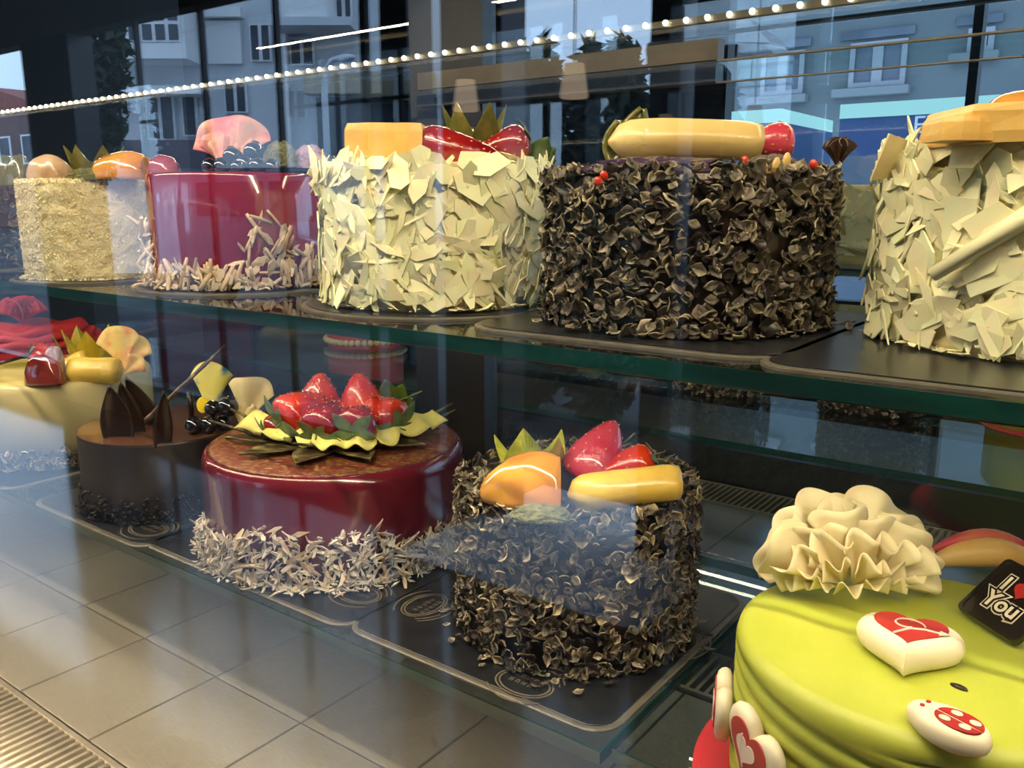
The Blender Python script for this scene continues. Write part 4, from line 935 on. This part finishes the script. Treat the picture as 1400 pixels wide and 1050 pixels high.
for px, py, r, lab in ((266, 578, 12, 'glossy blueberry below the short chocolate stub'), (287, 577, 12, 'glossy blueberry in the middle of the chocolate cake cluster'), (291, 558, 11, 'glossy blueberry behind the yellow disc'), (312, 556, 14, 'large blueberry beside the cream petals of the chocolate cake'), (306, 574, 11, 'blueberry at the right end of the chocolate cake cluster')):
    p = top_at(px, py, c, h, 0.0, ZB); q = ont(px, py+r+3); q = Vector((q.x, q.y, ZB+h+r*s*0.94)) if py > 565 else at_d(px, py, depth(ont(px, 592)))
    berry(lab, q, r*s, group='blueberries on the chocolate cake')
q = ont(263, 582); o = obj('chocolate_stub', mesh('chocolate_stub', *tube([q+Vector((0, 0, 0.012)), q+Vector((0, 0, 0.052))], [0.0042, 0.0045], 10), True), 'choc_dark'); tag(o, 'short upright chocolate stub between blueberries', 'chocolate')
mat('yellow_blue_petal', (0.80, 0.68, 0.10), 0.35, (0.03, 0.22, 0.36), 26, lo=0.52, hi=0.62)
f_ = thing('chocolate_petal', 'yellow and blue painted chocolate petal on the chocolate cake', 'decoration', ont(290, 580), (0, 0, R0))
obj('petal', mesh('petal', *petal(86*s, 0.42, 0.06, 0.12, 1.0, 0.4, 0.0014, 12, 8), True), 'yellow_blue_petal', f_)
mat('yellow_disc', (0.85, 0.62, 0.03), 0.35, (0.5, 0.32, 0.02), 60, lo=0.62, hi=0.7)
q = at_d(277, 554, depth(ont(277, 590))); o = obj('yellow_chocolate_disc', mesh('yellow_chocolate_disc', *pillow([(10*s*math.cos(a*PI/10)*0.8, 11*s*math.sin(a*PI/10)) for a in range(20)], [(0.9, -0.0015), (1, 0), (0.9, 0.0015)])), 'yellow_disc', None, q, (PI/2-0.15, 0, R0)); tag(o, 'small yellow chocolate disc among the blueberries', 'chocolate')
mat('cream_petal', (0.80, 0.66, 0.30), 0.5, (0.74, 0.58, 0.22), 20)
f_ = thing('chocolate_flower', 'cream chocolate petals at the right of the chocolate cake', 'decoration', ont(335, 590), (0, 0, R0))
for k, (ry, L, rx) in enumerate(((0.2, 78, 0.1), (-0.05, 46, -0.2), (0.6, 40, -0.3))):
    obj('petal', mesh('petal', *petal(L*s, 0.5, 0.2, 0.05, 1.5, 1+k, 0.001, 14, 7), True), 'cream_petal', f_, (0, -0.008*k, 0), (rx, ry, 0))

# ---- red glazed cake
c = (-0.852, 0.745); R, h = 0.170, 0.136
mat('red_glaze', (0.115, 0.008, 0.018), 0.18, (0.135, 0.010, 0.022), 6, coat=0.5)
mat('gold_dust', (0.13, 0.010, 0.012), 0.3, (0.30, 0.20, 0.06), 160, lo=0.47, hi=0.66, bump=0.5, bscale=500, detail=8)
board_sq(c, ZL, 0.200, 0.178, 'large black board under the red glazed strawberry cake', yo=0.0, xo=0.005, crests=((-0.165, -0.03, 0.040, PI/2), (0.03, -0.168+0.02, 0.034, 0.0), (0.15, -0.11, 0.03, 0)))
t = thing('red_velvet_cake', 'deep red glazed cake with strawberries and pale shards at its foot', 'cake', (c[0], c[1], ZB))
obj('body', mesh('body', *lathe([(0, 0), (R, 0), (R, 0.03), (R, h-0.02), (R-0.0005, h-0.012), (R-0.004, h-0.004), (R-0.008, h-0.0016), (0, h-0.0016)], 120), True), 'red_glaze', t)
obj('dusted_top', mesh('dusted_top', *lathe([(0, h-0.0015), (R-0.0085, h-0.0015), (R-0.014, h), (0, h)], 120), True), 'gold_dust', t)
scatter(t, c, SHARDS_SMALL + SHARDS_MID[:3], 'pale_choc', side_mats(c, R+0.002, h, 2600, 0.6, 0.0, 0.50, 0.004, 1.25, (0.8, 1.5), zf=lambda a: 0.85+0.22*math.sin(2.3*a+2.2)+0.1*math.sin(9*a)) + base_mats(c, R, 420, 0.024, (0.6, 1.2)), 'shard', 300, vis=1.2)
def onr(px, py, dz=0.0): p = tz(px, py, ZB+h); return Vector((p.x, p.y, p.z+dz))
s = pxm(c, h, ZB)
mat('choc_dusted', (0.045, 0.024, 0.010), 0.6, (0.24, 0.20, 0.045), 60, lo=0.42, hi=0.62)
ctr = Vector((0, 0, h))
for k in range(10):                                      # chocolate leaves laid out as a star
    a = 2*PI*k/10+0.2
    def f(u, v):
        r = 0.045+0.095*v; ww = 0.024*math.sin(PI*(0.25+0.75*v))*(2*u-1)
        return (r, ww, 0.0012+0.006*v+0.003*abs(2*u-1))
    obj('chocolate_leaf', mesh('chocolate_leaf', *sheet(f, 4, 8, 0.0014), True), 'choc_dusted', t, ctr, (0, 0, a))
for k, (pa, pb) in enumerate((((400, 615), (287, 592)), ((385, 600), (312, 573)), ((520, 618), (622, 577)), ((540, 600), (618, 568)), ((470, 620), (400, 625)))):
    A_ = onr(*pa, 0.012)-t.location; B_ = onr(*pb, 0.018)-t.location
    obj('chocolate_twig', mesh('chocolate_twig', *tube([A_, (A_+B_)/2+Vector((0, 0, -0.003)), B_], [0.0034, 0.0028, 0.0012], 7), True), 'choc_dusted', t)
mat('ruffle_yellow', (0.80, 0.72, 0.20), 0.55, (0.70, 0.62, 0.18), 18)
for k, (pa, pb, dz, am) in enumerate((((340, 600), (436, 618), 0.018, 1), ((428, 624), (516, 622), 0.012, 2), ((510, 620), (600, 592), 0.020, 3))):
    A_ = onr(*pa, 0.013)-t.location; B_ = onr(*pb, 0.013)-t.location; d_ = (B_-A_); nn = Vector((-d_.y, d_.x, 0)).normalized()
    if nn.dot(Vector((c[0], c[1], 0))) < 0: nn = -nn      # away from the viewer
    def f(u, v):
        return A_ + d_*u + Vector((0, 0, 1))*(dz*v*(0.9+0.3*math.sin(9*u+am))) - nn*(0.028*(1-v)-0.012 + 0.008*math.sin(13*u+am*2)*(1-v)) + Vector((0, 0, 0.005*math.sin(17*u+am)*(1-v)+0.003))
    obj('ruffle', mesh('ruffle', *sheet(f, 26, 6, 0.0012), True), 'ruffle_yellow', t)
sb = [(412, 562, 76, 66, (1.9, 0, -0.75), 'straw_red', True, 'strawberry with drooping green leaves at the left front of the red cake', -0.02),
      (437, 550, 80, 72, (PI+0.15, 0.12, 0), 'straw_red', False, 'tall strawberry at the back left of the red cake', 0.03),
      (447, 574, 68, 56, (2.0, 0, -0.3), 'straw_dark', True, 'dark strawberry in front of the tall one on the red cake', -0.05),
      (495, 552, 82, 74, (PI+0.1, -0.1, 0), 'straw_orange', False, 'bright red strawberry at the middle of the red cake', 0.03),
      (491, 578, 72, 58, (1.75, 0, -0.1), 'straw_dark', True, 'strawberry with its green leaves facing the viewer on the red cake', -0.05),
      (524, 568, 74, 64, (1.9, 0, 0.8), 'straw_red', True, 'strawberry at the right end of the red cake cluster', -0.01),
      (388, 582, 54, 44, (2.0, 0, -1.0), 'straw_dark', True, 'dark strawberry lowest at the left of the red cake cluster', -0.01)]
for px, py, L, W, rt, m_, cal, lab, off in sb:
    p = at_d(px, py, depth((c[0], c[1], ZB+h+0.02))+off); strawberry(lab, p, L*s, W*s, rt, m_, cal, group='strawberries on the red cake')
f_ = thing('leaf_sprig', 'yellow green leaf sprig right of the strawberries on the red cake', 'leaf', onr(536, 580, 0.012), (0, 0, R0))
for k, (ry, L, rx) in enumerate(((0.35, 52, 0.1), (0.85, 40, 0), (-0.1, 60, 0.3), (1.35, 34, -0.2))):
    obj('leaf', mesh('leaf', *sheet(lambda u, v: (L*s*0.26*math.sin(PI*min(1, v*0.95+0.04))*(2*u-1), 0.008*math.sin(3*v), L*s*v), 4, 8, 0.0008), True), 'leaf_green', f_, (0, 0, 0), (rx, ry, 0))
obj('stalk', mesh('stalk', *tube([(0.0, 0, 0.018), (0.02, 0, 0.026), (0.043, 0, 0.036)], [0.0015, 0.0012, 0.001], 6)), 'leaf_green', f_)

# ---- lower dark curl cake
c = (-0.466, 0.737); R, h = 0.126, 0.164
board_sq(c, ZL, 0.165, 0.165, 'black board with printed crests under the lower dark curl cake', yo=-0.002, xo=-0.026, crests=((-0.125, -0.075, 0.030, -PI/2), (0.06, -0.138, 0.030, 0.0), (0.142, 0.02, 0.030, PI/2)))
t = curl_cake(c, R, h, ZB, 'cake covered in dark chocolate curls with peach and strawberries, lower shelf', 3200)
s = pxm(c, h, ZB)
def ond(px, py, dz=0.0): p = tz(px, py, ZB+h); return Vector((p.x, p.y, p.z+dz))
kiwi_crown('bright green kiwi crown on the lower dark curl cake', ond(728, 655), 88*s, 62*s, 'kiwi', 5, (-0.1, 0, 0.5))
wedge_slice('peach', 'glossy orange peach wedge on the lower dark curl cake', 'peach', ond(737, 682), 'peach', 98*s, 0.062, 60*s, 0.35)
p = at_d(818, 622, depth(ond(818, 668))+0.02); strawberry('large pink red strawberry standing on the lower dark curl cake', p, 92*s, 80*s, (PI-0.1, 0.45, 0.0), 'straw_pink', False, group='strawberries on the lower dark cake')
o = obj('strawberry_stalk', mesh('strawberry_stalk', *tube([at_d(852, 606, depth(ond(818, 668))+0.03), at_d(868, 592, depth(ond(818, 668))+0.03)], [0.0013, 0.001], 6)), 'calyx_green'); tag(o, 'thin stalk behind the large pink strawberry', 'stalk')
p = at_d(856, 640, depth(ond(856, 668))); strawberry('orange red strawberry lying behind the banana on the lower dark cake', p, 84*s, 52*s, (0, 1.25, 0), 'straw_orange', True, group='strawberries on the lower dark cake')
p = at_d(852, 668, depth(ond(852, 690))-0.005); banana('yellow banana piece on the lower dark curl cake', p, 138*s, 23*s, (0, -0.10, 0.1), 0.06, 'banana_bright')
mound('green pistachio crumble below the peach on the lower dark cake', ond(738, 706), 74*s, 0.035, 14*s)
f_ = thing('mint_leaf', 'green leaf right of the banana on the lower dark cake', 'leaf', ond(897, 672, 0.004), (0, 0, R0))
for k, (ry, L) in enumerate(((0.3, 34), (0.9, 34))):
    obj('leaf', mesh('leaf', *sheet(lambda u, v: (L*s*0.3*math.sin(PI*min(1, v*0.95+0.04))*(2*u-1), 0.006*math.sin(3*v), L*s*v), 4, 8, 0.0007), True), 'leaf_green', f_, (0, 0, 0), (0.1, ry, 0))
for k, (px, py) in enumerate(((732, 937), (790, 947), (640, 876), (968, 888), (662, 900), (700, 915))):
    p = tz(px, py, ZB+0.003); o = obj('chocolate_curl', CURLS[k], 'curl_choc', None, p, (0.2, 0.1, k*1.1)); tag(o, ('loose curl lying on the board in front of the lower dark cake, left of two', 'loose curl lying on the board in front of the lower dark cake, right of two', 'loose curl at the left crest of the lower board', 'loose pale curl at the right edge of the lower board', 'loose curl near the left front foot of the lower dark cake', 'loose curl at the front left foot of the lower dark cake, on the board')[k], 'chocolate', 'loose curls on the board'); o.scale = (1.2, 1.2, 1.2)

# ---- lime green cake
c = (-0.1035, 0.652); R = 0.1366; h = CAMZ-0.32-ZB
mat('red_card', (0.60, 0.035, 0.05), 0.45, (0.55, 0.03, 0.045), 8)
o = board_rd(c, ZL, 0.165, 'round red card board under the lime green cake', 'red_card')
for q in o.children: q.data.materials[0] = MATS['red_card']
t = thing('green_cake', 'lime green cream cake with combed side and candy decorations', 'cake', (c[0], c[1], ZB))
mat('lime_cream', (0.40, 0.44, 0.05), 0.42, (0.46, 0.49, 0.065), 12, bump=0.1, bscale=50)
nz = 46; prof = [(0, 0), (R*0.98, 0)] + [(R, 0.004+(h-0.016)*k/nz) for k in range(nz+1)] + [(R-0.0015, h-0.006), (R-0.006, h-0.0015), (R-0.012, h), (R*0.75, h), (R*0.5, h-0.0008), (R*0.25, h), (0, h)]
def comb(v):
    r = math.hypot(v.x, v.y)
    if r < R*0.97 and v.z > h*0.8: return Vector((v.x, v.y, v.z+0.0012*math.sin(r*140+2*math.atan2(v.y, v.x))))
    if v.z < h-0.012 and r > R*0.99:
        a = math.atan2(v.y, v.x); g = 0.5+0.5*math.sin((v.z*1.0/h)*2*PI*8.0 + a*4.5)
        k = 1-0.030*(g**2); return Vector((v.x*k, v.y*k, v.z))
    return v
obj('body', mesh('body', *lathe(prof, 180, comb), True), 'lime_cream', t)
ZT = ZB+h
def ong(px, py, dz=0.0): p = tz(px, py, ZT); return Vector((p.x, p.y, p.z+dz))
s = 0.72/FPX
# cream carnation
mat('carnation', (0.96, 0.83, 0.52), 0.55, (0.94, 0.78, 0.44), 14, sss=0.15)
fb = ong(1158, 812); f_ = thing('chocolate_flower', 'large ruffled cream chocolate carnation on the lime green cake', 'decoration', fb, (0, 0, R0))
mp = depth(fb)/FPX
pt = []
for k in range(7): pt.append((-1.05+2.25*k/6, 0.30, 140-12*(k % 2)+(-22 if k in (0, 6) else 0), 0.50, 0.20, 0.010))
for k in range(6): pt.append((-1.0+2.2*k/5, -0.02, 122-8*(k % 2), 0.48, 0.26, 0.0))
for k in range(5): pt.append((-1.05+2.3*k/4, -0.38, 104-8*(k % 2), 0.46, 0.30, -0.006))
for k in range(5): pt.append((-1.1+2.4*k/4, -0.75, 82-6*(k % 2), 0.42, 0.32, -0.010))
for k in range(4): pt.append((-1.0+2.0*k/3, -1.15, 60, 0.40, 0.34, -0.014))
for k, (ry, rx, L, al, rf, y) in enumerate(pt):
    M = Matrix.Rotation(-rx, 4, 'X') @ Matrix.Rotation(ry, 4, 'Y')
    o = obj('petal', mesh('petal', *petal(L*mp*0.90*rnd.uniform(0.95, 1.05), al*rnd.uniform(0.9, 1.25), rf, rnd.uniform(-0.06, 0.06), rnd.choice((1.0, 1.4, 1.9)), rnd.random()*6, 0.0008, 22, 8, 0.05), True), 'carnation', f_)
    M = Matrix.Translation((0.012*ry, y*0.5, 0.010)) @ M; o.matrix_local = M
# marshmallow hearts and ladybird
mat('marsh', (0.84, 0.74, 0.55), 0.35, (0.80, 0.70, 0.50), 10); mat('print_red', (0.40, 0.020, 0.018), 0.4, (0.34, 0.018, 0.016), 20); mat('print_pale', (0.80, 0.62, 0.55), 0.4, (0.75, 0.58, 0.5), 20)
PIL = [(0.80, 0), (0.95, 0.16), (1.0, 0.42), (0.97, 0.68), (0.88, 0.88), (0.74, 0.98), (0.5, 1.0)]
def heart_sweet(label, M, sz, th, inner=True):
    t = thing('marshmallow_heart', label, 'sweet'); t.matrix_world = M
    obj('sugar_body', mesh('sugar_body', *pillow(heart2(sz), [(a, b*th) for a, b in PIL]), True), 'marsh', t)
    pr = obj('red_print', mesh('red_print', *pillow([(x, y+0.002) for x, y in heart2(sz*0.68)], [(1, th*0.97), (1, th+0.0008), (0.5, th+0.0009)])), 'print_red', t)
    A = [(-0.25*sz, -0.35*sz), (0.0, -0.05*sz), (0.25*sz, 0.02*sz), (0.55*sz, -0.02*sz)] if inner else [(-0.2*sz, 0.3*sz), (-0.15*sz, -0.1*sz), (0.05*sz, -0.4*sz)]
    obj('arrow_line', mesh('arrow_line', *tube([(x, y, th+0.0012) for x, y in A], [sz*0.022]*len(A), 6)), 'print_pale', pr)
    if inner:
        obj('arrow_head', mesh('arrow_head', *prism([(0.48*sz, -0.1*sz), (0.66*sz, 0.0), (0.5*sz, 0.1*sz)], th+0.0009, th+0.0016)), 'print_pale', pr)
        obj('swirl', mesh('swirl', *tube([(sz*(-0.05+0.3*math.cos(q*0.35)*(1-q/30)), sz*(0.12+0.25*math.sin(q*0.35)*(1-q/30)), th+0.0011) for q in range(16)], sz*0.018, 5)), 'print_pale', pr)
    else:
        obj('inner_heart', mesh('inner_heart', *prism(heart2(sz*0.36), th+0.0009, th+0.0016)), 'print_pale', pr)
    return t
p = ong(1240, 900, 0.001); yaw = R0
M = Matrix.Translation(p) @ Matrix.Rotation(yaw-0.50, 4, 'Z'); heart_sweet('puffy white heart sweet with red print on top of the green cake', M, 0.0385, 0.022)
def side_M(px, py, out, tilt=0.0):
    """on the cake's side where the photo ray meets it"""
    r = ray(px, py); o_ = _o; a = r[0]**2+r[1]**2; b = 2*(r[0]*(o_[0]-c[0])+r[1]*(o_[1]-c[1])); cc = (o_[0]-c[0])**2+(o_[1]-c[1])**2-(R+out)**2
    d = b*b-4*a*cc; tt = (-b-math.sqrt(max(d, 0)))/(2*a); P = Vector(o_+r*tt); n_ = Vector((P.x-c[0], P.y-c[1], 0)).normalized(); u_ = Vector((0, 0, 1)); t_ = u_.cross(n_)
    return Matrix.Translation(P) @ Matrix((t_, u_, n_)).transposed().to_4x4() @ Matrix.Rotation(tilt, 4, 'Z')
heart_sweet('white heart sweet with pink hearts low on the side of the green cake', side_M(1042, 1022, 0.0, -0.25), 0.034, 0.013, False)
a_ = camang(c)-1.33; q = Vector((c[0]+math.cos(a_)*R, c[1]+math.sin(a_)*R, ZB+0.052)); n_ = Vector((math.cos(a_), math.sin(a_), 0)); u_ = Vector((0, 0, 1)); t_ = u_.cross(n_)
heart_sweet('white heart sweet seen edge-on at the left side of the green cake', Matrix.Translation(q) @ Matrix((t_, u_, n_)).transposed().to_4x4(), 0.033, 0.013, False)
# ladybird
p = ong(1298, 1012, 0.001); t = thing('ladybird_sweet', 'white sugar ladybird with red spotted print at the front of the green cake', 'sweet', p, (0, 0, R0-1.0)); t.scale = (0.74, 0.74, 0.9)
ol = [(0.032*math.cos(a*PI/20), 0.023*math.sin(a*PI/20)*(1.0 if a < 20 else 1.0)) for a in range(40)]; ol = [(x+(-0.006 if x < -0.022 else 0), y*(1 if x > -0.02 else 0.8)) for x, y in ol]
obj('sugar_body', mesh('sugar_body', *pillow(ol, [(a, b*0.016) for a, b in PIL]), True), 'marsh', t)
def oval(cx, cy, rx, ry, n=20): return [(cx+rx*math.cos(2*PI*k/n), cy+ry*math.sin(2*PI*k/n)) for k in range(n)]
w1 = obj('wing_print', mesh('wing_print', *pillow([(0.006+0.019*math.cos(PI*k/12), 0.0012+0.0135*math.sin(PI*k/12)) for k in range(13)], [(1, 0.0155), (1, 0.0168)])), 'print_red', t)
w2 = obj('wing_print', mesh('wing_print', *pillow([(0.006+0.019*math.cos(PI+PI*k/12), -0.0012+0.0135*math.sin(PI+PI*k/12)) for k in range(13)], [(1, 0.0155), (1, 0.0168)])), 'print_red', t)
for wgt, spots in ((w1, ((0.0, 0.007), (0.016, 0.006))), (w2, ((-0.002, -0.0075), (0.014, -0.006)))):
    for sx, sy in spots: obj('spot', mesh('spot', *prism(oval(sx, sy, 0.0046, 0.0036), 0.0169, 0.0174)), 'marsh', wgt)
for ey in (-0.004, 0.005): obj('eye', mesh('eye', *prism(oval(-0.0235, ey, 0.002, 0.002, 12), 0.0148, 0.0166)), 'print_red', t)
# chocolate plaque
mat('plaque_choc', (0.014, 0.011, 0.010), 0.22, (0.018, 0.014, 0.012), 30, coat=0.3); mat('plaque_cream', (0.75, 0.66, 0.50), 0.5, (0.7, 0.6, 0.45), 20)
pa, pb, pc = ong(1310, 838), ong(1382, 768), ong(1400, 893)
pa.z += 0.002; ux = (pc-pa).normalized(); rb = Vector(ray(1382, 768)); oc = Vector((0, 0, CAMZ))
tb = (pa-oc).dot(ux)/rb.dot(ux); pb = oc + rb*tb; LS = (pb-pa).length; uy_ = (pb-pa).normalized(); un = ux.cross(uy_); hp = LS/2
pl = thing('chocolate_plaque', 'black chocolate plaque reading I heart You on the green cake', 'plaque')
pl.matrix_world = Matrix.Translation(pa + ux*hp + uy_*hp) @ Matrix((ux, uy_, un)).transposed().to_4x4()
obj('slab', mesh('slab', *pillow(rrect(hp, hp, hp*0.16), [(1, 0), (1, 0.005), (0.985, 0.0062), (0.90, 0.0062), (0.885, 0.0050), (0.4, 0.0050)])), 'plaque_choc', pl)
def txt(s_, x, y, size, rz=0.0):
    for nm, off, z, m_ in (('letter_outline', 0.0030, 0.0052, 'plaque_cream'), ('letter_ground', 0.0021, 0.0055, 'plaque_choc'), ('letters', 0.0004, 0.0058, 'plaque_cream')):
        obj(nm, text_mesh(nm, s_, size, 0.0001, off), m_, pl, (x, y, z), (0, 0, rz))
txt('I', -hp*0.42, hp*0.30, hp*0.62); txt('You', -hp*0.05, -hp*0.28, hp*0.66)
obj('heart_print', mesh('heart_print', *prism([(x+hp*0.12, y+hp*0.32) for x, y in heart2(hp*0.30)], 0.0058, 0.0062)), 'print_red', pl)
# apple slice, speck
mat('apple_flesh', (0.72, 0.47, 0.16), 0.4, (0.62, 0.36, 0.10), 20); mat('apple_skin', (0.50, 0.05, 0.08), 0.3, (0.62, 0.25, 0.08), 12)
p = ong(1345, 780, 0.0); t = thing('apple_slice', 'curved apple slice with red skin behind the plaque on the green cake', 'apple', p, (0, 0, R0))
obj('flesh', mesh('flesh', *tube([(-0.052+0.104*k/10, 0, 0.006+0.012*math.sin(PI*k/10)) for k in range(11)], [0.0135*max(0.12, math.sin(PI*k/10))**0.7 for k in range(11)], 14), True), 'apple_flesh', t)
obj('skin', mesh('skin', *tube([(-0.053+0.106*k/10, 0.006, 0.0125+0.0185*math.sin(PI*k/10)) for k in range(11)], [0.006*max(0.15, math.sin(PI*k/10))**0.7 for k in range(11)], 10), True), 'apple_skin', t)
p = ong(1311, 941, 0.001); o = obj('chocolate_chip', mesh('chocolate_chip', *blob(10, 6, lambda v: Vector((v.x*0.006, v.y*0.0028, v.z*0.0016)))), 'choc_dark', None, p, (0, 0, R0-0.9)); tag(o, 'tiny dark chocolate chip between heart and ladybird', 'chocolate')

# ================================================================== FAR CASE BEHIND THE REAR DOORS
shelf('glass_shelf', 'upper glass shelf of the far case', XL+0.05, 0.85, 1.52, 1.95, ZU, 0.013)
shelf('glass_shelf', 'lower glass shelf of the far case', XL+0.05, 0.85, 1.52, 1.95, ZL, 0.012)
def far_pos(px, py, z, R): p = at_z(px, py, z); d = Vector((p.x, p.y, 0)).normalized(); return (p.x+d.x*R, p.y+d.y*R)
for px, py, z, lab, R, h in ((985, 544, ZL, 'dark curl cake on the far lower shelf, left of two', 0.115, 0.13), (1195, 572, ZL, 'dark curl cake on the far lower shelf, right of two', 0.115, 0.13)):
    c = far_pos(px, py, z, R); t = thing('chocolate_curl_cake', lab, 'cake', (c[0], c[1], z))
    obj('body', mesh('body', *cyl(R-0.006, h-0.004)), 'choc_dark', t)
    scatter(t, c, CURLS, 'curl_choc', side_mats(c, R-0.004, h, 1100, 0.5, 0.0, 1.0, 0.003), 'curl', 60)
R, h = 0.12, 0.12; c = far_pos(500, 478, ZL, R)
t = thing('beaded_cake', 'red cake with a ring of white cream beads on the far lower shelf', 'cake', (c[0], c[1], ZL))
obj('body', mesh('body', *cyl(R, h)), 'red_fondant', t); me = mesh('cream_bead', *blob(10, 8, lambda v: v*0.010), True)
for k in range(40): obj('cream_bead', me, 'mousse', t, (math.cos(k*PI/20)*(R+0.004), math.sin(k*PI/20)*(R+0.004), 0.020))
R, h = 0.125, 0.13; c = far_pos(1440, 600, ZL, R)
t = thing('green_cake', 'green cake on red card on the far lower shelf', 'cake', (c[0], c[1], ZL))
obj('card', mesh('card', *lathe([(0, 0), (R+0.02, 0), (R+0.02, 0.003), (0, 0.003)], 48)), 'red_card', t); obj('body', mesh('body', *lathe([(0, 0.0032), (R, 0.0032), (R, h-0.01), (R-0.008, h), (0, h)], 48), True), 'lime_cream', t)
R, h = 0.11, 0.14; c = far_pos(1170, 366, ZU, R)
t = thing('white_chocolate_cake', 'white shard cake on the far upper shelf between the two right cakes', 'cake', (c[0], c[1], ZU))
obj('body', mesh('body', *cyl(R-0.003, h)), 'cream_body', t)
scatter(t, c, SHARDS_BIG, 'white_choc', side_mats(c, R-0.001, h, 420, 0.17, 0.06, 0.94, 0.0035), 'shard', 60)
t = thing('led_strip', 'warm light strip under the far upper shelf', 'light strip', (-0.95, 1.6, ZU-0.013))
obj('profile', box('profile', (-1.6, -0.008, -0.006, 1.6, 0.008, -0.0002)), 'led_profile', t)
area('led_light', t, (0, 0, -0.007), 2.6, 0.01, 1.6, (-0.2, 0, 0))
t = thing('led_strip', 'warm light strip added to brighten the far upper shelf', 'light strip', (-0.7, 1.58, CAMZ+0.30))
obj('profile', box('profile', (-1.3, -0.008, 0.0005, 1.3, 0.008, 0.006)), 'led_profile', t)
area('led_light', t, (0, 0, 0), 2.4, 0.01, 3.0, (0.1, 0, 0))  # added lamp, brightens the white cake on the far shelf
